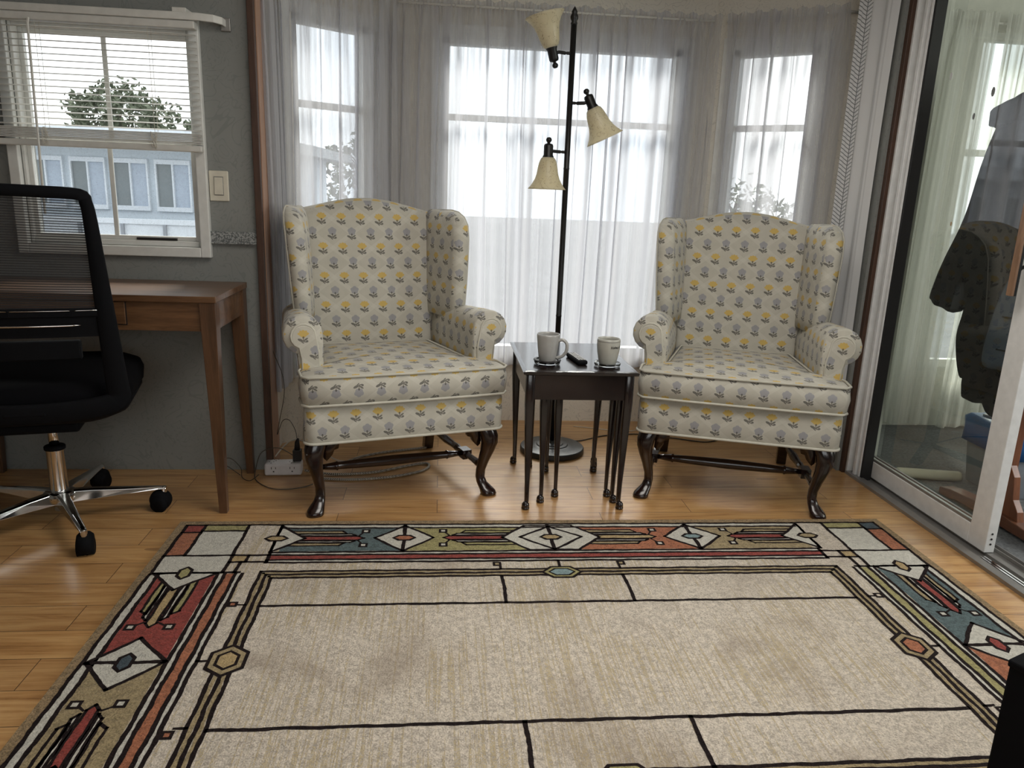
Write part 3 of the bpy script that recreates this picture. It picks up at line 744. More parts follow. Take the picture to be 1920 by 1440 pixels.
rg = [[(x*s_+random.uniform(-.004, .004), y*s_+random.uniform(-.004, .004), z+random.uniform(-.006, .006)) for x, y in rrect(.24, .30, .04)] for s_, z in ((1.03, .17), (1.05, .22), (1.05, .27), (.96, .285))]
b.loft(rg); b.obj('bag_liner', M['blue'], bn, sm=True)
o = B().box(2.27, 2.43, 2.64, 2.84, .277, .287, .3).obj('paper_sheet', M['paper']); tag(o, 'white paper sheet lying on the blue bin bag', 'paper')
o = B().box(2.60, 2.84, 2.80, 3.06, -.012, .50).obj('cardboard_box', M['card'], bev=.004); tag(o, 'tan cardboard box next to the bin with the blue bag', 'box')
b = B(); b.lathe([(0.001, 0), (.018, 0), (.022, .01), (.022, .25), (.018, .26), (.001, .26)], (1.94, 2.86, .011), (.98, -.20, 0), 20)
tag(b.obj('rolled_tube', M['tube'], sm=True), 'cream rolled tube lying on carpet behind the door glass', 'tube')
# ------------------------------------------------------------------ wingback armchairs
def wingback(loc, rz, label, flip):
    r = thing('wingback_armchair', label, 'armchair', loc, rz, 'flowered wingback armchairs')
    FB = M['fabric']
    def outl(wf, wr, yf, yr, rc, n=5):
        pts = []
        for (cx, cy, a0) in ((wr-rc, yr-rc, 0), (-(wr-rc), yr-rc, pi/2), (-(wf-rc), yf+rc, pi), (wf-rc, yf+rc, 3*pi/2)):
            for k in range(n+1):
                a = a0+k*pi/2/n; pts.append((cx+rc*cos(a), cy+rc*sin(a)))
        return pts
    def scl(P, s_): return [(x*s_[0], y+(.27-y)*(1-s_[1])) for x, y in P]
    # seat rail
    b = B(); O = outl(.350, .275, -.035, .57, .035)
    b.loft([[(x, y, z) for x, y in scl(O, s_)] for z, s_ in ((.272, (.985, .985)), (.280, (1, 1)), (.33, (1.004, 1.004)), (.385, (1, 1)), (.402, (.985, .985)))])
    ft = b.obj('seat_rail', FB, r, sm=True, boxuv=True, voff=.027)
    b = B(); b.tube([(x*1.002, y, .274) for x, y in O], .0048, 8, close=True); b.obj('piping', M['piping'], ft, sm=True)
    # T-shaped cushion
    T = [(.215, .50), (-.215, .50), (-.262, .115), (-.27, .092), (-.345, .085), (-.352, .06), (-.354, -.02), (-.335, -.046), (-.20, -.052), (0, -.055), (.20, -.052), (.335, -.046), (.354, -.02), (.352, .06), (.345, .085), (.27, .092), (.262, .115)]
    def ring(z, dx, dy): return [((abs(x)-dx)*(1 if x > 0 else -1) if x else 0, (y-dy if y > .2 else (y+dy if y < 0 else y)), z) for x, y in T]
    b = B(); rings = [ring(.404, .012, .012), ring(.41, 0, 0), ring(.455, -.006, -.006), ring(.498, 0, 0), ring(.505, .012, .012)]
    cz = .524
    for s_ in (.8, .55, .3, .1): rings.append([(x*s_, .20+(y-.20)*s_, cz-(cz-.505)*s_**2.2) for x, y, z in ring(.505, .012, .012)])
    b.loft(rings); cs = b.obj('seat_cushion', FB, r, sm=True, boxuv=True, flipv=flip, voff=.105)
    for z in (.502, .4075):
        b = B(); b.tube([(x, y, z) for x, y, _ in ring(z, -.002, -.002)], .0045, 8, close=True); b.obj('piping', M['piping'], cs, sm=True)
    # backrest with camel top
    b = B(); rings = []; nx = 20
    def ztop(u): return 1.012+.048*(cos(u*pi*.5)**1.3 if abs(u) < 1 else 0)
    lev = [(0, 0), (.12, .75), (.3, 1), (.5, 1), (.7, 1), (.86, 1), (.95, .9), (.985, .62), (1, .25)]
    for t, thk in lev:
        ring_ = []
        for side in (0, 1):
            for i in range(nx+1):
                u = -1+2*i/nx if side == 0 else 1-2*i/nx
                w = lerp(.245, .265, t)+.008*(t > .6)
                z = .42+(ztop(u)-.42)*t
                yb = lerp(.505, .60, t)+.0*u
                th = .11*thk*(1-.0*abs(u))
                bul = .028*(1-u*u)*sin(pi*min(1, t*1.02))**.6 if side == 0 else 0
                y = yb-(.0+bul) if side == 0 else yb+lerp(.05, .11, thk) 
                if thk < 1 and t > .5: y = yb+.055-(.055+bul)*thk if side == 0 else yb+.055+.055*thk
                ring_.append((u*w, y, z))
        rings.append(ring_)
    b.loft(rings); b.obj('backrest', FB, r, sm=True, boxuv=True, voff=.084)
    for s_ in (-1, 1):
        # wing: rear edge at the back, front edge flares outwards, rounded cross section
        b = B(); rings = []
        prof = [(.615, .60, .36, .055), (.66, .60, .333, .062), (.74, .605, .335, .066), (.83, .61, .342, .068), (.92, .62, .352, .068), (.97, .625, .372, .066), (1.0, .63, .41, .055), (1.018, .63, .46, .035), (1.024, .63, .52, .014)]
        for z, yr, yf, th in prof:
            k = (z-.62)/.4; xr = lerp(.245, .262, k); xf = lerp(.292, .316, k)
            ra = []; n = 7
            # inner face rear->front, rolled front, outer face front->rear
            for i in range(6):
                t = i/5; ra.append((lerp(xr-th*.4, xf-th*.5, t)-.006*sin(pi*t), lerp(yr-.02, yf+th*.45, t), z))
            for i in range(1, n):
                a = pi*i/n; ra.append((xf-th*.5*cos(a), yf+th*.45-th*.5*sin(a), z))
            for i in range(6):
                t = 1-i/5; ra.append((lerp(xr+th*.4, xf+th*.5, t), lerp(yr, yf+th*.45, t), z))
            rings.append([(s_*x, y, z_) for x, y, z_ in ra])
        b.loft(rings); wg = b.obj('wing', FB, r, sm=True, boxuv=True)
        b = B(); pp = []
        for z, yr, yf, th in prof:
            k = (z-.62)/.4; pp.append((s_*(lerp(.292, .316, k)+th*.5+.001), yf+th*.40, z))
        pp += [(s_*.285, .63, 1.022)]
        b.tube(pp, .0035, 7); b.obj('piping', M['piping'], wg, sm=True)
        # arm: rolled section swept front to rear
        b = B(); rings = []
        def arm_sec(k):
            cx, cz_, R = lerp(.333, .300, k), lerp(.618, .606, k), lerp(.066, .050, k)
            sec = [(lerp(.270, .235, k), .41), (lerp(.268, .235, k), .50), (lerp(.266, .236, k), .575)]
            for i in range(13):
                a = pi*1.0-(i/12)*pi*1.42
                sec.append((cx+R*cos(a), cz_+R*sin(a)))
            sec += [(lerp(.352, .31, k), cz_-.066), (lerp(.347, .30, k), .50), (lerp(.347, .29, k), .41)]
            return sec
        ys = [(.083, 0, .93), (.089, 0, .985), (.10, 0, 1), (.18, .15, 1), (.30, .45, 1), (.42, .75, 1), (.56, 1, 1)]
        for y, k, sc in ys:
            S_ = arm_sec(k); mx = sum(p[0] for p in S_)/len(S_); mz = sum(p[1] for p in S_)/len(S_)
            rings.append([(s_*(mx+(x-mx)*sc), y, (mz+(z-mz)*sc if z > .42 else z)) for x, z in S_])
        b.loft(rings); ar = b.obj('arm', FB, r, sm=True, boxuv=True)
        # front scroll panel with its piping
        pts = [(.284, .415), (.284, .56), (.290, .592)]+[(.333+.040*cos(a), .616+.040*sin(a)) for a in [pi*.85-i*pi*1.25/9 for i in range(10)]]+[(.343, .565), (.338, .54), (.336, .415)]
        mx, mz = .318, .55
        b = B(); b.loft([[(s_*(mx+(x-mx)*q), y, mz+(z-mz)*q if z > .42 else z) for x, z in pts] for y, q in ((.086, 1), (.079, .99), (.076, .93))])
        b.obj('scroll_panel', FB, ar, sm=False, boxuv=True)
        b = B(); b.tube([(s_*x, .080, z) for x, z in pts], .004, 8); b.obj('piping', M['piping'], ar, sm=True)
    # cabriole front legs
    def cab(s_):
        b = B(); D = Vector((s_*.62, -.78, 0)).normalized()
        prof = [(.285, .000, .033), (.262, .010, .035), (.235, .024, .033), (.205, .028, .029), (.17, .020, .024), (.13, .006, .0195), (.09, -.006, .0165), (.062, -.008, .0165), (.042, .000, .019), (.028, .014, .024), (.016, .026, .028), (.006, .030, .029), (0, .030, .025)]
        rings = []
        c0 = Vector((s_*.300, .045, 0))
        for z, d, h in prof:
            c = c0+D*d; rings.append([(c.x+h*x, c.y+h*y, z) for x, y in rrect(2, 2, .75, 3)])
        b.loft(rings)
        # scrolled ear on the inner side and on the flank
        for ax in ((-s_, 0), (0, 1)):
            pr = [(.02, .285), (.085, .285), (.083, .262), (.070, .250), (.066, .232), (.052, .228), (.046, .212), (.036, .200), (.026, .19), (.016, .20)]
            for_ = []
            for w in (-.011, .011):
                for_.append([(c0.x+ax[0]*u+(w if ax[0] == 0 else 0), c0.y+ax[1]*u+(w-.006 if ax[1] == 0 else 0), z) for u, z in pr])
            b.loft(for_)
        return b
    for s_ in (-1, 1):
        cab(s_).obj('leg', M['mahogany'], r, sm=True)
    for s_ in (-1, 1):
        b = B(); b.loft([[(s_*.245+sx*.020+s_*dx, .545+dy+sy*.020, z) for sx, sy in ((-1, -1), (1, -1), (1, 1), (-1, 1))] for z, dx, dy in ((.285, 0, 0), (.12, .002, .005), (0, .008, .055))])
        b.obj('leg', M['mahogany'], r, bev=.004)
        # side stretcher: turned rod with a square block
        p0 = Vector((s_*.300, .05, .105)); p1 = Vector((s_*.252, .555, .105)); pm = p0.lerp(p1, .30)
        b = B(); rr = lambda L, R_: (L, R_)
        for q0, q1 in ((p0, pm), (pm, p1)):
            pts = [q0.lerp(q1, t) for t in (0, .12, .2, .3, .5, .75, .88, .94, 1)]
            b.tube(pts, [.009, .010, .015, .013, .017, .012, .010, .014, .012] if q0 is pm else [.009, .012, .015, .014, .012, .012, .014, .012, .012], 10)
        d = (p1-p0).normalized(); a_ = math.atan2(d.y, d.x)
        b.box(pm.x-.026, pm.x+.026, pm.y-.018, pm.y+.018, .087, .123, a_)
        b.obj('side_stretcher', M['mahogany'], r, sm=False)
        if s_ == 1: XM, YM = pm.x, pm.y
    b = B(); L = XM-.015
    xs = [-1, -.90, -.80, -.78, -.76, -.5, 0, .5, .76, .78, .80, .90, 1]; rr = [.009, .012, .015, .018, .014, .017, .020, .017, .014, .018, .015, .012, .009]
    b.tube([(x*L, YM, .105) for x in xs], rr, 12); b.obj('cross_stretcher', M['mahogany'], r, sm=True)
    return r
wingback((-.107, 2.5375, 0), rad(17.45), 'cream wingback armchair with yellow and grey flowers, left of the small dark tables', True)
wingback((1.066, 2.507, 0), rad(-18.0), 'cream wingback armchair with yellow and grey flowers, right of the small dark tables', False)

# ------------------------------------------------------------------ nest of three tables
def nest_table(x0, x1, y0, y1, h, label, over=.028, lw=.013):
    r = thing('nesting_table', label, 'side table', ((x0+x1)/2, (y0+y1)/2, 0), 0, 'nest of dark side tables')
    X, Y = (x1-x0)/2, (y1-y0)/2
    b = B(); R = []
    for z, e in ((h-.016, -.010), (h-.012, -.002), (h-.004, 0), (h-.002, -.003), (h-.001, -.010), (h, -.014)):
        R.append([(sx*(X+over+e), sy*(Y+over+e), z) for sx, sy in ((-1, -1), (1, -1), (1, 1), (-1, 1))])
    b.loft(R); b.obj('tabletop', M['espresso'], r)
    b = B()
    if h > .5: b.box(-X, X, -Y-.008, -Y+.010, h-.105, h-.016)
    b.box(-X-.008, -X+.010, -Y, Y, h-.105 if h > .5 else h-.05, h-.016).box(X-.010, X+.008, -Y, Y, h-.105 if h > .5 else h-.05, h-.016)
    b.box(-X, X, Y-.008, Y+.008, h-.105 if h > .5 else h-.05, h-.016)
    b.obj('apron', M['espresso'], r, bev=.0015)
    for sx in (-1, 1):
        for sy in (-1, 1):
            b = B(); R = []
            for z, w in ((h-.016, lw+.003), (h-.12, lw+.003), (.10, lw*.66), (.03, lw*.60), (.026, lw*.60)):
                cxn = (lw+.003-w)*.7
                R.append([(sx*(X-cxn)+w*a, sy*(Y-cxn)+w*c, z) for a, c in rrect(2, 2, .5, 2)])
            b.loft(R)
            b.lathe([(.002, 0), (.012, 0), (.0145, .004), (.0145, .008), (.0125, .010), (.014, .013), (.013, .021), (.008, .028), (.002, .03)], (sx*(X-.002), sy*(Y+.003), 0), n=14)
            b.obj('leg', M['espresso'], r, sm=True, bev=.001)
    return r
nest_table(.314, .662, 2.512, 2.985, .515, 'largest dark side table holding the mugs and remote between the armchairs')
nest_table(.375, .652, 2.572, 2.935, .488, 'middle dark nesting table tucked beneath the largest one', .014, .012)
nest_table(.437, .640, 2.628, 2.885, .462, 'smallest dark nesting table tucked under the other two', .012, .011)
# coasters, mugs, remote
TZ = .515
def coaster(x, y, label):
    b = B(); b.lathe([(.001, .0), (.040, 0), (.046, .003), (.048, .012), (.045, .013), (.042, .006), (.001, .006)], (0, 0, 0), n=36)
    o = b.obj('coaster', M['glass'], sm=True); o.location = (x, y, TZ+.0003); tag(o, label, 'coaster'); return o
coaster(.384, 2.612, 'clear glass coaster with dark rim under the handled mug')
coaster(.598, 2.592, 'clear glass coaster beneath the cream mug with writing')
tag(o := B().lathe([(.0400, 0), (.0485, 0), (.0495, .002), (.0485, .004), (.040, .004)], n=36, cap=False).obj('coaster_ring', M['ink'], sm=True), 'x', 'x')
o.parent = [q for q in bpy.data.objects if q.name == 'coaster'][0]; o.location = (0, 0, .0118); del o['label']; del o['category']
def mug(x, y, label, mat, prof, handle):
    r = thing('mug', label, 'mug', (x, y, TZ+.0068))
    B().lathe(prof, n=40, cap=False).obj('body', mat, r, sm=True)
    if handle:
        b = B(); b.tube(catmull([(.0365, 0, .078), (.052, 0, .083), (.067, 0, .070), (.067, 0, .045), (.054, 0, .025), (.033, 0, .016)], 6), .006, 10)
        o = b.obj('handle', mat, r, sm=True); o.rotation_euler = (0, 0, rad(-18))
    return r
mug(.384, 2.612, 'grey-white mug with handle on the left coaster', M['mug'],
    [(.001, .002), (.026, .002), (.028, 0), (.030, .003), (.0335, .03), (.0375, .06), (.041, .095), (.0405, .1015), (.0385, .1015), (.038, .095), (.034, .06), (.029, .02), (.001, .008)], True)
m2 = mug(.598, 2.592, 'cream handleless looking mug with dark rim line and handwriting', M['mug2'],
         [(.001, .002), (.027, .002), (.029, 0), (.031, .004), (.034, .02), (.039, .045), (.0415, .068), (.0412, .088), (.0405, .0925), (.0385, .0925), (.0388, .085), (.037, .05), (.029, .012), (.001, .008)], False)
m2['label'] = 'cream rounded mug with dark rim line and handwriting, beside the remote'
B().lathe([(.0414, 0), (.0417, .0006), (.0414, .0012)], (0, 0, .0835), n=40, cap=False).obj('rim_line', M['ink'], m2, sm=True)
def wrap_text(txt, R, z0, size, ang0, parent):
    cu_ = bpy.data.curves.new('writing', 'FONT'); cu_.body = txt; cu_.size = size; cu_.shear = .35; cu_.extrude = .0003; cu_.offset = .0002
    to = bpy.data.objects.new('tmp_text', cu_); COL.objects.link(to)
    bpy.context.view_layer.update(); dg = bpy.context.evaluated_depsgraph_get()
    me = bpy.data.meshes.new_from_object(to.evaluated_get(dg)); bpy.data.objects.remove(to)
    for v in me.vertices:
        a = ang0+v.co.x/R; rr = R+v.co.z; v.co = (rr*sin(a), -rr*cos(a), z0+v.co.y)
    me.materials.clear(); me.materials.append(M['ink'])
    o = bpy.data.objects.new('writing', me); COL.objects.link(o); o.parent = parent
wrap_text('Volve, A', .0419, .0625, .0125, -.06, m2)
rm = thing('remote_control', 'small dark remote control with grey buttons lying between the two mugs', 'remote control', (.500, 2.665, TZ+.0005), rad(8))
B().box(-.0185, .0185, -.075, .075, 0, .016).obj('body', M['blackplastic'], rm, bev=.006)
for i in range(3):
    for j in range(7):
        B().box(-.0135+i*.0095, -.0055+i*.0095, -.062+j*.018, -.050+j*.018, .0155, .0178).obj('button', M['dull'], rm, bev=.001)
# ------------------------------------------------------------------ floor lamp
lp = thing('floor_lamp', 'black floor lamp with three marbled amber glass shades behind the side tables', 'floor lamp', (.502, 3.144, 0))
B().lathe([(.001, 0), (.138, 0), (.141, .004), (.141, .020), (.137, .025), (.090, .027), (.085, .030), (.070, .030), (.066, .034), (.050, .034), (.046, .038), (.020, .040), (.016, .05), (.001, .05)], n=48).obj('base', M['basemetal'], lp, sm=True, bev=.0005)
B().lathe([(.0115, .04), (.0115, .60), (.0125, .602), (.0125, .606), (.0115, .608), (.0115, 1.20), (.0125, 1.202), (.0125, 1.206), (.0115, 1.208), (.0115, 1.74)], n=20).obj('pole', M['blackmetal'], lp, sm=True)
B().lathe([(.0115, 1.74), (.0135, 1.745), (.010, 1.752), (.0150, 1.762), (.0155, 1.77), (.010, 1.782), (.012, 1.786), (.006, 1.798), (.001, 1.806)], n=20).obj('finial', M['blackmetal'], lp, sm=True)
def lamp_head(zp, sock, mouth, s_, back=0):
    """sock: joint point of the socket, mouth: centre of the shade mouth (x,z relative to the pole)"""
    a = Vector((sock[0], back, sock[1])); m = Vector((mouth[0], back, mouth[1])); d = (m-a).normalized()
    b = B(); b.tube([(0, 0, zp), (s_*.022, 0, zp), (s_*.024, 0, zp), (s_*.030, 0, zp), (s_*.055, back*.7, zp+.001), (a.x, a.y, a.z)], [.006, .006, .0042, .0068, .0068, .0045], 10)
    b.obj('arm', M['blackmetal'], lp, sm=True)
    b = B(); b.lathe([(.001, -.052), (.008, -.050), (.0115, -.044), (.0115, -.038), (.006, -.031), (.006, -.028), (.0165, -.025), (.019, -.018), (.019, .016), (.0225, .022), (.0235, .030), (.001, .030)], a, d, 24)
    so = b.obj('socket', M['blackmetal'], lp, sm=True)
    h = (m-a).length
    prof = [(.022, .026), (.030, .034), (.036, .050), (.040, .07), (.044, .095), (.050, .115), (.060, .135), (.071, .150), (.0775, .158)]
    k = h/.158; pr = [(r_, z*k) for r_, z in prof]; pr += [(r_-.003, z*k+(.001 if i == 0 else -.0005)) for i, (r_, z) in reversed(list(enumerate(prof)))]
    B().lathe(pr, a, d, 40, cap=False).obj('shade', M['shade'], lp, sm=True)
    B().lathe([(.001, .03), (.010, .034), (.012, .05), (.022, .07), (.024, .085), (.016, .10), (.001, .106)], a, d, 16).obj('bulb', M['paper'], lp, sm=True)
lamp_head(1.637, (-.078, 1.628), (-.117, 1.768), -1, -.01)
lamp_head(1.455, (.080, 1.462), (.148, 1.325), 1, -.01)
lamp_head(1.268, (-.078, 1.270), (-.078, 1.120), -1, -.01)
# ------------------------------------------------------------------ desk
dk = thing('writing_desk', 'brown wooden desk with tapered legs and drawer under the left window', 'desk', (-1.19, 2.68, 0))
DX, DY = .478, .205
b = B().box(-DX-.012, DX, -DY, DY-.005, .724, .745); b.obj('desktop', M['desk'], dk, bev=.002)
b = B().box(-DX+.03, DX-.03, -DY+.012, -DY+.030, .63, .724).box(-DX+.03, DX-.03, DY-.030, DY-.012, .63, .724)
b.box(-DX+.012, -DX+.03, -DY+.03, DY-.03, .63, .724).box(DX-.030, DX-.012, -DY+.03, DY-.03, .63, .724); b.obj('apron', M['desk'], dk, bev=.001)
dw = B().box(-.20, .195, -DY+.006, -DY+.012, .650, .722).obj('drawer', M['desk'], dk, bev=.0012)
B().box(-.20, .195, -DY+.0115, -DY+.0122, .6465, .650).box(.195, .1985, -DY+.0105, -DY+.0122, .6465, .722).obj('drawer_gap', M['ink'], dk)
for sx in (-1, 1):
    for sy in (-1, 1):
        b = B(); R = []
        for z, w in ((.724, .050), (.63, .048), (0, .026)):
            x1_ = DX-.004; y1_ = DY-.004
            R.append([(sx*x1_, sy*y1_, z), (sx*(x1_-w), sy*y1_, z), (sx*(x1_-w), sy*(y1_-w), z), (sx*x1_, sy*(y1_-w), z)])
        b.loft(R); b.obj('leg', M['deskleg'], dk, bev=.0015)
# ------------------------------------------------------------------ office chair
oc = thing('office_chair', 'black mesh back swivel chair on a chrome five star base at the desk', 'office chair', (-1.222, 2.418, 0), rad(13))
A0 = rad(-45)-rad(13)
ang = [math.atan2(2.163-2.418, -1.038+1.222)-rad(13)+k*2*pi/5 for k in range(5)]
b = B(); b.lathe([(.001, .062), (.026, .062), (.026, .075), (.045, .078), (.048, .09), (.048, .105), (.040, .112), (.001, .112)], n=30); b.obj('hub', M['chrome'], oc, sm=True)
b = B(); b.lathe([(.001, .045), (.020, .045), (.020, .062), (.001, .062)], n=20); b.obj('hub_pin', M['dull'], oc, sm=True)
for a in ang:
    d = Vector((cos(a), sin(a), 0)); n = Vector((-sin(a), cos(a), 0))
    b = B(); R = []
    for t, w, z0_, z1_ in ((.03, .022, .072, .112), (.10, .019, .074, .108), (.20, .015, .078, .098), (.288, .012, .080, .090), (.312, .010, .078, .086)):
        R.append([d*t+n*w+Vector((0, 0, z0_)), d*t-n*w+Vector((0, 0, z0_)), d*t-n*w*.8+Vector((0, 0, z1_-.004)), d*t-n*w*.4+Vector((0, 0, z1_)), d*t+n*w*.4+Vector((0, 0, z1_)), d*t+n*w*.8+Vector((0, 0, z1_-.004))])
    b.loft(R); b.lathe([(.001, .052), (.0095, .052), (.0095, .084), (.008, .087), (.001, .087)], d*.306, n=14)
    lg = b.obj('base_arm', M['chrome'], oc, sm=False, bev=.0015)
    b = B(); c = d*.306+n*.004-d*.012; ax = (d*.35+n).normalized()
    for s_ in (-1, 1): b.lathe([(.001, -.009), (.028, -.011), (.0265, -.006), (.0265, .008), (.022, .011), (.001, .009)], c+ax*s_*.013+Vector((0, 0, .0265)), ax, 24)
    b.lathe([(.001, -.024), (.026, -.022), (.034, -.013), (.0362, 0), (.034, .013), (.026, .022), (.001, .024)], c+Vector((0, 0, .038)), ax, 22)
    b.lathe([(.006, .03), (.006, .054)], d*.306, n=10)
    b.obj('caster', M['blackplastic'], oc, sm=True)
b = B(); b.lathe([(.001, .112), (.027, .112), (.027, .118), (.026, .245), (.028, .25), (.028, .258), (.015, .258)], n=28); b.obj('gas_cylinder', M['chrome'], oc, sm=True)
b = B(); b.lathe([(.030, .252), (.031, .254), (.031, .262), (.029, .264), (.016, .264)], n=28, cap=False); b.obj('collar', M['blackplastic'], oc, sm=True)
b = B(); b.lathe([(.0145, .25), (.0145, .36)], n=20); b.obj('piston', M['chrome'], oc, sm=True)
B().box(-.11, .11, -.16, .12, .35, .385).obj('seat_mechanism', M['blackplastic'], oc, bev=.01)
# seat pan and cushion
b = B(); R = []
for z, sc in ((.375, .55), (.385, .80), (.405, .95), (.425, 1.0), (.435, 1.0)): R.append([(x*sc, y*sc+.02, z) for x, y in rrect(.50, .50, .13, 6)])
b.loft(R); b.obj('seat_shell', M['blackplastic'], oc, sm=True)
b = B(); R = []
for z, sc in ((.432, .96), (.445, 1.02), (.48, 1.035), (.505, 1.0), (.518, .9), (.524, .6), (.526, .2)): R.append([(x*sc, y*sc+.02, z) for x, y in rrect(.50, .50, .13, 6)])
b.loft(R); b.obj('seat_cushion', M['blackfabric'], oc, sm=True)
# back: frame loop, mesh, lumbar bars; leans away from the desk
def bk(u, z, d=0):
    """u across, z height, d outwards (towards the camera)"""
    t = (z-.42)/.66; y = -.235-.075*t+.022*(1-(u/.25)**2)*-1-d
    return Vector((u, y, z))
def halfw(z): return lerp(.262, .238, (z-.46)/.6)
FW = [(-1, .52), (-1, .70), (-1, .88), (-1, 1.0), (-.985, 1.045), (-.93, 1.067), (-.5, 1.072), (0, 1.074), (.5, 1.072), (.93, 1.067), (.985, 1.045), (1, 1.0), (1, .88), (1, .70), (1, .52)]
def sweep(path, wid, dep, name, mat, close=False):
    b = B(); R = []; n = len(path)
    P = [bk(u, z) for u, z in path]
    for i in range(n):
        a_, c_ = P[(i+1) % n if close else min(i+1, n-1)], P[i-1 if close or i > 0 else 0]
        t = (a_-c_).normalized(); o_ = Vector((0, -1, -.11)).normalized(); s_ = t.cross(o_).normalized()
        w = wid[i] if isinstance(wid, list) else wid
        R.append([P[i]+s_*w*x+o_*dep*y for x, y in ((-1, -.5), (-1, .5), (-.8, .9), (.8, .9), (1, .5), (1, -.5), (.8, -.9), (-.8, -.9))])
    b.loft(R, close=close); return b
pth = []; 
for s_, z in FW: pth.append((s_*(halfw(z)-.02), z-.013))
pth = [(p.x, p.y) for p in catmull([(a_, c_, 0) for a_, c_ in pth], 4)]
wd = [lerp(.030, .015, min(1, max(0, (z-.5)/.55))) for u, z in pth]
# closed bottom
low = catmull([(pth[-1][0], pth[-1][1], 0), (.235, .468, 0), (.16, .448, 0), (0, .440, 0), (-.16, .448, 0), (-.235, .468, 0), (pth[0][0], pth[0][1], 0)], 5)[1:-1]
full = pth+[(p.x, p.y) for p in low]
b = sweep(full, wd+[.030]*len(low), .011, 'x', None, True); b.obj('back_frame', M['blackplastic'], oc, sm=True)
b = sweep([(u, .735+.0*u) for u in (-.225, -.15, 0, .15, .225)], .012, .008, 'x', None); b.obj('lower_crossbar', M['blackplastic'], oc)
# solid panel behind the lumbar, silver lines
b = B(); nn = 12
G = [[bk(-.235+.47*i/nn, z, .002) for i in range(nn+1)] for z in (.665, .69, .715, .742)]
G2 = [[p+Vector((0, .012, 0)) for p in row] for row in G]
v = [p for row in G+G2 for p in row]; f = []
for o_ in (0, 4):
    for j in range(3):
        for i in range(nn): f.append(((o_+j)*(nn+1)+i, (o_+j)*(nn+1)+i+1, (o_+j+1)*(nn+1)+i+1, (o_+j+1)*(nn+1)+i))
b.add(v, f); b.obj('lumbar_panel', M['blackplastic'], oc, sm=True, fix=False)
b = B(); b.tube([bk(u, .741, .006) for u in [-.22+.44*i/16 for i in range(17)]], .0012, 6); b.obj('chrome_line', M['chrome'], oc, sm=True)
b = B(); b.tube([bk(u, .700, .009+.006*(1-(u/.2)**2)) for u in [-.17+.34*i/16 for i in range(17)]], [.0006]+[.0028]*15+[.0006], 6); b.obj('chrome_line', M['chrome'], oc, sm=True)
b = B(); b.loft([[bk(u, z, d_) for z, d_ in ((.60, -.02), (.655, -.02), (.655, .004), (.60, .004))] for u in (-.16, -.08, 0, .08, .16)]); b.obj('back_bracket', M['blackplastic'], oc, bev=.004)
B().box(-.06, .06, -.27, -.10, .43, .455).obj('spine', M['blackplastic'], oc, bev=.01)
nu, nv = 24, 20; V = []; UV = []; F = []
for j in range(nv+1):
    z = .735+(1.045-.735)*j/nv
    for i in range(nu+1):
        u = (-1+2*i/nu)*(halfw(z)-.028); p = bk(u, z, -.002); V.append(p); UV.append((u, z))
F = [(j*(nu+1)+i, j*(nu+1)+i+1, (j+1)*(nu+1)+i+1, (j+1)*(nu+1)+i) for j in range(nv) for i in range(nu)]
link('mesh_panel', V, F, M['mesh'], oc, True, UV)
# ------------------------------------------------------------------ rug
R_ = {'cream': rug_mat('rug_cream', (.52, .46, .385), .30, (.36, .27, .10)), 'line': rug_mat('rug_dark_line', (.014, .009, .009), .4, sheen=0),
      'white': rug_mat('rug_white', (.52, .50, .44), .18), 'red': rug_mat('rug_red', (.24, .045, .035), .35), 'rust': rug_mat('rug_rust', (.33, .125, .065), .35),
      'olive': rug_mat('rug_olive', (.30, .27, .12), .3), 'teal': rug_mat('rug_teal', (.085, .12, .125), .35), 'gold': rug_mat('rug_gold', (.38, .28, .14), .3),
      'edge': rug_mat('rug_binding', (.25, .175, .095), .4), 'navy': rug_mat('rug_navy', (.05, .07, .085), .35), 'blue': rug_mat('rug_blue', (.20, .28, .29), .25),
      'tan': rug_mat('rug_tan', (.30, .235, .13), .3)}
RK = list(R_)
W_, VC = 2.42, .755
class Rug:
    def __init__(s): s.v = []; s.f = []; s.i = []
    def poly(s, pts, m, lv):
        # drop repeated points, keep winding up
        A = sum(pts[i][0]*pts[(i+1) % len(pts)][1]-pts[(i+1) % len(pts)][0]*pts[i][1] for i in range(len(pts)))
        if A > 0: pts = pts[::-1]
        k = len(s.v); s.v += [(u, v, lv) for u, v in pts]; s.f.append(tuple(range(k, k+len(pts)))); s.i.append(RK.index(m))
    def line(s, pts, w=.0105, m='line', lv=4):
        out = []
        for (a, b) in zip(pts[:-1], pts[1:]):
            a = Vector(a); b = Vector(b); L = (b-a).length
            if L < 1e-6: continue
            d = (b-a)/L; n = Vector((-d.y, d.x)); N_ = max(1, int(L/.012)); wob = random.uniform(0, 9)
            Lft, Rgt = [], []
            for i in range(N_+1):
                e = w*.4 if i in (0, N_) else 0
                p = a+d*(L*i/N_+(-e if i == 0 else e)); j = .0011*sin(i*.55+wob)+random.uniform(-.0007, .0007); h = w/2*(1+random.uniform(-.16, .16))
                Lft.append(p+n*(h+j)); Rgt.append(p-n*(h-j))
            for i in range(N_): s.poly([tuple(Lft[i]), tuple(Lft[i+1]), tuple(Rgt[i+1]), tuple(Rgt[i])], m, lv)
G_ = Rug()
def hexa(T, s0, d0, hl, hh, m, lw=.011, lv=6):
    P = [(s0-hl, d0), (s0-hl*.5, d0-hh), (s0+hl*.5, d0-hh), (s0+hl, d0), (s0+hl*.5, d0+hh), (s0-hl*.5, d0+hh)]
    G_.poly([T(*p) for p in P], 'line', lv); G_.poly([T(s0+(a-s0)*(1-lw/hl), d0+(b-d0)*(1-lw/hh*.8)) for a, b in P], m, lv+1)
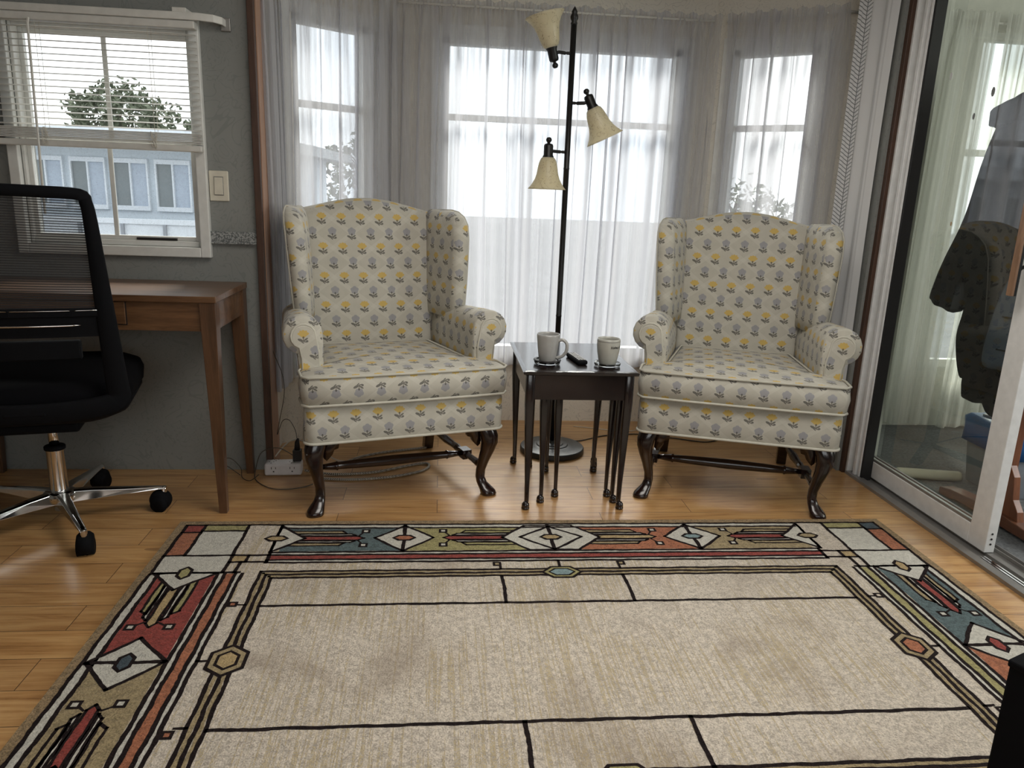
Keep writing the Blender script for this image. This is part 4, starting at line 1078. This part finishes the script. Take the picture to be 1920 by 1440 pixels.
def sq(T, s0, d0, r, m='white', lv=5, w=.0075):
    P = [(s0-r, d0-r), (s0+r, d0-r), (s0+r, d0+r), (s0-r, d0+r)]
    G_.poly([T(*p) for p in P], 'line', lv); G_.poly([T(s0+(a-s0)*(1-w/r), d0+(b-d0)*(1-w/r)) for a, b in P], m, lv+1)
DC, D0, D1 = .133, .062, .222
def diamond(T, s0, hl, m, half=0, inner=None, hh=.092):
    P = [(s0-hl, DC), (s0, DC-hh), (s0+hl, DC), (s0, DC+hh)]
    if half > 0: P = [(s0, DC-hh), (s0+hl, DC), (s0, DC+hh)]
    if half < 0: P = [(s0, DC-hh), (s0-hl, DC), (s0, DC+hh)]
    if inner:
        Q = [(s0-hl, DC), (s0-hl*.5, D0-.016), (s0+hl*.5, D0-.016), (s0+hl, DC), (s0+hl*.5, D1), (s0-hl*.5, D1)]
        G_.poly([T(*p) for p in Q], 'white', 3.4); G_.line([T(*p) for p in Q+[Q[0]]], .010, lv=3.7)
        P = [(s0-inner, DC), (s0, D0-.01), (s0+inner, DC), (s0, D1)]
    G_.poly([T(*p) for p in P], 'white', 4); G_.line([T(*p) for p in P+[P[0]]], .010, lv=5)
    G_.line([T(s0, DC-hh), T(s0, DC+hh)], .013 if not half else .008, lv=5)
    hexa(T, s0, DC, .040, .021, m)
def section(T, a, tip, b, ground, centre, stripe='tan', c2='white'):
    """ground between a and b; stripes rooted at a pointing to tip"""
    G_.poly([T(a, D0), T(b, D0), T(b, D1), T(a, D1)], ground, 2)
    sg = 1 if tip > a else -1
    # stripes from the axis outwards
    for (o0, o1, col, e) in ((0, .013, centre, 0), (.019, .030, c2, .030), (.034, .052, stripe, .060)):
        for q in (1, -1) if o0 else (1,):
            if o0 == 0:
                P = [(a, DC-.013), (tip-sg*.018, DC-.013), (tip, DC), (tip-sg*.018, DC+.013), (a, DC+.013)]
            else: P = [(a, DC+q*o0), (tip-sg*e, DC+q*o0), (tip-sg*(e+.015), DC+q*o1), (a, DC+q*o1)]
            G_.poly([T(*p) for p in P], col, 2.6); G_.line([T(*p) for p in (P if o0 == 0 else P[:3])], .0076, lv=3)
            if o0: G_.line([T(*P[2]), T(*P[3])], .0076, lv=3)
    for q in (1, -1):
        sq(T, tip, DC+q*.050, .014, 'white')
        G_.line([T(tip-sg*.02, DC+q*.018), T(tip-sg*.006, DC+q*.040)], .006, lv=4)
def band(T, L, stripe, s0, s1):
    for d in (.032, .058, .2285): G_.line([T(s0, d), T(s1, d)], .0105)
    G_.poly([T(s0, .034), T(s1, .034), T(s1, .056), T(s0, .056)], 'white', 2)
    G_.poly([T(s0, .230), T(s1, .230), T(s1, .244), T(s0, .244)], 'white', 2)
    G_.line([T(s0, .2465), T(s1, .2465)], .0105); G_.poly([T(s0, .25), T(s1, .25), T(s1, .274), T(s0, .274)], stripe, 2)
    G_.line([T(s0, .277), T(s1, .277)], .0105); G_.poly([T(s0, .28), T(s1, .28), T(s1, .290), T(s0, .290)], 'white', 2)
    G_.line([T(s0, .2945), T(s1, .2945)], .0105)
TOP = lambda s, d: (s, d-.023)
BOT = lambda s, d: (s, 2*VC-(d-.023))
LEF = lambda s, d: (d, s)          # s = v, d = u
RIG = lambda s, d: (W_-d, s)
def side_fix(T): return lambda s, d: T(s, d-.010 if d > .1 else d-.004)
LEFs, RIGs = side_fix(LEF), side_fix(RIG)
G_.poly([(0, -.023), (W_, -.023), (W_, 2*VC+.023), (0, 2*VC+.023)], 'edge', 0)
G_.poly([(.03, .008), (W_-.03, .008), (W_-.03, 2*VC-.008), (.03, 2*VC-.008)], 'cream', 1)
for T in (TOP, BOT):
    band(T, W_, 'red', .335, W_-.335)
    section(T, .36, .611, .735, 'teal', 'red', 'tan'); section(T, 1.2145, .862, .735, 'olive', 'red', 'olive')
    section(T, 1.2145, 1.567, 1.692, 'rust', 'gold', 'tan'); section(T, 2.07, 1.815, 1.692, 'tan', 'red', 'tan')
    diamond(T, .335, .090, 'gold', 1); diamond(T, .737, .094, 'rust'); diamond(T, 1.2145, .162, 'gold', 0, .102); diamond(T, 1.692, .096, 'blue'); diamond(T, W_-.325, .090, 'tan', -1)
V2 = 2*VC
for T, g1, g2, c1, c2, st, dm, hm in ((LEFs, 'red', 'tan', 'gold', 'red', 'rust', 'navy', 'olive'), (RIGs, 'teal', 'rust', 'red', 'red', 'olive', 'red', 'gold')):
    band(T, V2, st, .335, V2-.335)
    section(T, .345, .607, VC, g1, c1, 'olive' if st == 'rust' else 'tan'); section(T, V2-.345, V2-.607, VC, g2, c2, 'tan')
    diamond(T, .330, .095, hm, 1); diamond(T, VC, .10, dm); diamond(T, V2-.330, .095, hm, -1)
# corners
for fu in (0, 1):
    for fv in (0, 1):
        C_ = lambda u, v: ((W_-u) if fu else u, (V2-v) if fv else v)
        def rc(u0, u1, v0, v1, m, lv=2): G_.poly([C_(u0, v0), C_(u1, v0), C_(u1, v1), C_(u0, v1)], m, lv)
        rc(.03, .23, .008, .33, 'white', 1.5); rc(.03, .087, .009, .062, 'navy' if fu else 'red'); rc(.03, .088, .062, .221, 'rust'); rc(.087, .226, .009, .052, 'olive')
        rc(.231, .277, .225, .263, 'gold')
        for P in ([(.03, .008), (.335, .008)], [(.03, .008), (.03, .335)], [(.09, .009), (.09, .221)], [(.03, .062), (.09, .062)], [(.09, .052), (.226, .052)], [(.03, .222), (.337, .222)],
                  [(.229, .008), (.229, .33)], [(.229, .265), (.337, .265)], [(.262, .265), (.262, .33)], [(.277, .222), (.277, .265)], [(.045, .328), (.275, .328)], [(.337, .205), (.337, .27)]):
            G_.line([C_(*p) for p in P])
# inner frame of three lines with gold between
for d, m in ((.335, 0), (.354, 0), (.373, 0)):
    P = [(d, d-.010), (W_-d, d-.010), (W_-d, V2-d+.010), (d, V2-d+.010), (d, d-.010)]
    G_.line(P, .0100)
for d in (.3445, .3635):
    P = [(d, d-.010), (W_-d, d-.010), (W_-d, V2-d+.010), (d, V2-d+.010), (d, d-.010)]
    G_.line(P, .010, 'tan', 3)
# field lines, flags and medallions
for v in (.514, V2-.514):
    G_.line([(.377, v), (W_-.377, v)], .0105)
    for (u0, u1) in (((.31, .335)), ((W_-.335, W_-.31))): G_.line([(u0, v-.008), (u1, v-.008)], .007)
    sq(lambda s, d: (s, d), .302, v-.010 if v < .8 else v+.01, .013, 'rust'); sq(lambda s, d: (s, d), W_-.302, v-.010 if v < .8 else v+.01, .013, 'cream')
for fv in (0, 1):
    g = (lambda v: V2-v) if fv else (lambda v: v)
    for u, q in ((1.034, -.010), (1.396, .010)):
        G_.line([(u, g(.366)), (u, g(.514))], .0105); G_.line([(u, g(.325)), (u, g(.290))], .0075)
        sq(lambda s, d: (s, d), u+q, g(.292), .013, 'tan')
    G_.line([(1.2145, g(.272)), (1.2145, g(.32))], .009)
    hexa(lambda s, d: (s, g(d)), 1.2145, .346, .063, .036, 'olive', .010, 6); hexa(lambda s, d: (s, g(d)), 1.2145, .346, .042, .022, 'blue', .007, 8)
for T, m in ((LEF, 'gold'), (RIG, 'rust')):
    hexa(T, VC, .354, .066, .046, 'tan', .011, 6); hexa(T, VC, .354, .040, .027, m, .009, 8)
    G_.line([T(VC, .285), T(VC, .31)], .008)
# build: pattern planes lie a hair above one another on the pile
TH = .009; LZ = .0002
rx, ry = -.829-.012, 2.37
v = [(u, -vv, TH+lv*LZ) for u, vv, lv in G_.v]
me_v = v; me_f = [tuple(reversed(f)) if False else f for f in G_.f]
k = len(v)
slab = [(0, .023, 0), (W_, .023, 0), (W_, -(V2+.023), 0), (0, -(V2+.023), 0), (0, .023, TH), (W_, .023, TH), (W_, -(V2+.023), TH), (0, -(V2+.023), TH)]
v += slab; me_f += [(k, k+1, k+5, k+4), (k+1, k+2, k+6, k+5), (k+2, k+3, k+7, k+6), (k+3, k, k+4, k+7), (k+3, k+2, k+1, k)]
idx = G_.i+[RK.index('edge')]*5
rug = link('area_rug', v, me_f, None, None, mats=[R_[q] for q in RK], idx=idx)
for p in rug.data.polygons:
    pass
rug.location = (rx, ry, .0005)
bm = bmesh.new(); bm.from_mesh(rug.data)
for f in bm.faces:
    if abs(f.normal.z) > .5 and f.calc_center_median().z > .005 and f.normal.z < 0: f.normal_flip()
bm.to_mesh(rug.data); bm.free()
tag(rug, 'cream area rug with stained glass style geometric border on the wood floor', 'rug')

# ------------------------------------------------------------------ power strip and cords
ps = thing('power_strip', 'white power strip with outlets on the floor by the bay trim', 'power strip', (-.60, 2.86, 0), rad(3))
B().box(-.070, .070, -.030, .030, 0.001, .050).obj('body', M['strip'], ps, bev=.008, seg=3)
def outlet(x, on_top, y=0):
    b = B()
    for dx, dz, w, h in ((-.008, .006, .0012, .0045), (.008, .006, .0012, .0038), (0, -.008, .0026, .0026)):
        if on_top: b.box(x+dx-w, x+dx+w, y+dz-h, y+dz+h, .0498, .0504)
        else: b.box(x+dx-w, x+dx+w, -.0304, -.0298, .027+dz-h, .027+dz+h)
    b.obj('outlet', M['ink'], ps)
outlet(-.035, False); outlet(.035, False); outlet(-.045, True, -.010); outlet(-.030, True, .016); outlet(.032, True, -.012)
pl = thing('plug_adapter', 'black plug adapter standing in the white power strip', 'plug', (-.548, 2.868, .0515))
B().box(-.016, .016, -.014, .014, 0, .045).obj('body', M['ink'], pl, bev=.002)
b = B(); b.tube([(0, 0, .045), (0, 0, .075), (.004, .002, .09)], [.012, .009, .004], 10); b.obj('cord_grip', M['ink'], pl, sm=True)
def cord(name, pts, r, mat, label, k=10):
    b = B(); b.tube(catmull(pts, k), r, 8); tag(b.obj(name, mat, sm=True), label, 'cord')
cord('thin_cord', [(-.655, 2.955, .66), (-.645, 2.95, .62), (-.650, 2.95, .50), (-.612, 2.95, .38), (-.605, 2.94, .30), (-.625, 2.94, .20), (-.64, 2.95, .13), (-.615, 2.94, .19), (-.585, 2.92, .20), (-.558, 2.89, .17), (-.548, 2.868, .142)], .0013, M['cordd'],
     'thin dark cord hanging down the bay jamb to the plug adapter')
cord('dark_cord', [(-.565, 2.862, .075), (-.62, 2.86, .105), (-.68, 2.85, .09), (-.70, 2.83, .03), (-.69, 2.78, .004), (-.62, 2.70, .003), (-.55, 2.69, .003), (-.50, 2.71, .003), (-.47, 2.74, .003)], .0018, M['cordd'],
     'dark cord looping over the floor in front of the power strip')
cord('white_cord', [(-.64, 2.90, .055), (-.61, 2.93, .09), (-.57, 2.95, .11), (-.50, 2.96, .08), (-.42, 2.97, .02), (-.36, 2.98, .005)], .0028, M['cordw'], 'short white cord arching behind the power strip')
def braided():
    t = NT('braided_cord'); v = t.coord()
    w = t.node('ShaderNodeTexChecker', {'Scale': 260, 'Color1': (.5, .47, .40, 1), 'Color2': (.07, .055, .045, 1)}); t.L.new(v, w.inputs['Vector'])
    t.set(Base_Color=w.outputs['Color'], Roughness=.8); return t.m
M['braid'] = braided()
cord('braided_cord', [(-.52, 2.86, .012), (-.40, 2.835, .006), (-.25, 2.86, .006), (-.13, 2.93, .006), (-.055, 2.965, .006), (-.035, 2.93, .006), (-.07, 2.87, .006), (-.18, 2.81, .006), (-.32, 2.78, .006), (-.45, 2.79, .006)], .0052, M['braid'],
     'braided brown and cream cord looped on the floor under the left armchair')
cord('braided_cord', [(-.40, 2.93, .006), (-.33, 3.03, .006), (-.22, 3.10, .006), (-.05, 3.16, .006)], .0052, M['braid'], 'straight braided cord running back beneath the left armchair to the bay')
cord('lamp_cord', [(.60, 3.23, .02), (.66, 3.28, .003), (.80, 3.36, .003), (.98, 3.38, .003), (1.12, 3.32, .003), (1.25, 3.27, .003), (1.36, 3.33, .003)], .003, M['cordd'], 'dark lamp cord running over the floor behind the right armchair')
cord('white_cord', [(.66, 3.50, .003), (.78, 3.46, .003), (.88, 3.42, .003), (1.0, 3.46, .003)], .002, M['cordw'], 'thin white cord on the floor behind the side tables')
cord('desk_cord', [(-.76, 2.83, .004), (-.80, 2.84, .03), (-.84, 2.845, .055), (-.80, 2.85, .065), (-.76, 2.84, .03), (-.745, 2.80, .006), (-.71, 2.775, .003), (-.69, 2.83, .006)], .0015, M['cordd'], 'thin dark cord looped beside the back desk leg')
# black cabinet corner in the foreground
bc = thing('black_cabinet', 'black cabinet corner rising over the rug at lower right', 'cabinet', (.862, .928, .0105), rad(24))
B().box(0, .42, -.40, 0, .0, .432).obj('body', M['blackplastic'], bc, bev=.004)
B().box(-.002, .422, -.402, .002, .425, .437).obj('top_panel', M['blackplastic'], bc, bev=.003)

# fixture added around the overhead fill light, unseen above the view
cl = thing('added_fill_fixture', 'flat square white fixture added around the fill light above the rug', 'ceiling light', (.55, 1.45, 2.15))
B().box(-.60, .60, -.60, .60, -.03, 0).obj('housing', M['white'], cl, bev=.004)
B().box(-.60, .60, -.60, -.57, -.10, -.03).box(-.60, .60, .57, .60, -.10, -.03).box(-.60, -.57, -.57, .57, -.10, -.03).box(.57, .60, -.57, .57, -.10, -.03).obj('frame', M['white'], cl)
# front window added behind the camera to go with the fill light (outside the view)
ff = B()
for x0_, x1_ in ((-.8, -.75), (.325, .375), (1.45, 1.5)): ff.box(x0_, x1_, -1.88, -1.83, .7, 2.0)
ff.box(-.8, 1.5, -1.88, -1.83, .7, .75).box(-.8, 1.5, -1.88, -1.83, 1.95, 2.0)
fw = struct(ff.obj('window_6', M['white']))
B().box(-.75, 1.45, -1.857, -1.853, .75, 1.95).obj('pane', M['pane'], fw)

# ------------------------------------------------------------------ outside
GZ = -.75
struct(B().box(-40, 40, 3.8, 60, GZ-.1, GZ).obj('ground', M['ground']))
def house(x, y, rz, w, d, ht, label, nwin, wz0, wz1, rise=.14):
    r = thing('house', label, 'house', (x, y, GZ), rz)
    B().box(-w/2, w/2, 0, d, 0, ht).obj('wall', M['siding'], r)
    b = B(); e = .35; b.loft([[(sx*(w/2+e), -e, ht), (sx*(w/2+e), d+e, ht), (sx*(w/2+e), d+e, ht+.12), (sx*(w/2+e), d/2, ht+rise), (sx*(w/2+e), -e, ht+.12)] for sx in (-1, 1)]); b.obj('roof', M['roofm'], r)
    B().box(-w/2-e, w/2+e, -e-.04, -e, ht-.02, ht+.13).obj('gutter', M['fence'], r)
    st_ = w/nwin
    for k in range(nwin):
        cx = -w/2+st_*(k+.5)
        b = B(); b.box(cx-st_*.42, cx+st_*.42, -.04, 0.0, wz0-.05, wz0).box(cx-st_*.42, cx+st_*.42, -.04, 0.0, wz1, wz1+.05)
        for q in (-.42, -.02, .38): b.box(cx+st_*q, cx+st_*(q+.04), -.04, 0, wz0, wz1)
        f = b.obj('window', M['fence'], r)
        B().box(cx-st_*.38, cx-st_*.02, -.012, -.002, wz0, wz1).obj('pane', M['darkglass'], f)
        B().box(cx+st_*.02, cx+st_*.38, -.012, -.002, wz0, wz1).obj('pane', M['curtainblue'], f)
    return r
house(-3.75, 9.3, rad(-6), 2.9, 4, 2.24, 'pale blue neighbouring house with a row of tall windows, seen through the left window', 6, 1.55, 2.02)
house(-8.9, 14.5, rad(8), 2.2, 4, 2.30, 'small white house beyond the row of tall windows', 2, 1.2, 1.9)
fc = thing('fence', 'low white panel fence outside below the neighbouring house windows', 'fence', (-3.6, 8.3, GZ))
B().box(-2.2, 1.6, -.01, .01, .05, 1.40).obj('panel', M['fence'], fc); B().box(-2.2, 1.6, -.03, .03, 1.40, 1.45).obj('cap_rail', M['fence'], fc)
for k in range(9): B().box(-2.2+k*.42, -2.17+k*.42, -.04, .0, 0, 1.40).obj('post', M['bin'], fc)
def tree(x, y, h, r, label, seed, n=900, leaf=.10):
    random.seed(seed); t = thing('tree', label, 'tree', (x, y, GZ), 0, 'trees outside the windows')
    b = B(); b.tube([(0, 0, 0), (.05, 0, h*.3), (-.03, .05, h*.65), (0, 0, h*.85)], [.14, .11, .07, .03], 8)
    for k in range(6):
        a = random.uniform(0, 6.28); b.tube([(0, 0, h*.5), (cos(a)*r*.4, sin(a)*r*.4, h*.7), (cos(a)*r*.75, sin(a)*r*.75, h*.85)], [.05, .03, .012], 6)
    b.obj('trunk', M['bark'], t)
    V = []; F = []
    for k in range(n):
        th = random.uniform(0, 2*pi); ph = math.acos(random.uniform(-.6, 1)); q = r*random.uniform(.55, 1)**.5*(1+.18*sin(5*th)+.12*sin(7*ph))
        c = Vector((q*sin(ph)*cos(th), q*sin(ph)*sin(th), h-r*.75+q*cos(ph)*.75))
        u = Vector([random.uniform(-1, 1) for _ in range(3)]).normalized(); w = u.orthogonal().normalized(); L = leaf*random.uniform(.6, 1.3)
        i = len(V); V += [c+u*L, c+w*L*.5, c-u*L, c-w*L*.5]; F.append((i, i+1, i+2, i+3))
    link('foliage', V, F, M['leaf'], t)
tree(-6.95, 18, 3.75, 1.05, 'round leafy tree above the neighbouring roof, seen through the blind', 1, 2600, .07)
tree(-5.62, 20.5, 3.5, .75, 'smaller leafy tree at the right edge of the left window', 2, 1600, .07)
tree(-1.9, 24, 3.4, 1.6, 'faint tree outside behind the left angled sheer', 3, 900, .12)
tree(8.6, 22, 2.4, 1.7, 'faint tree outside behind the right angled sheer', 4, 900, .12)
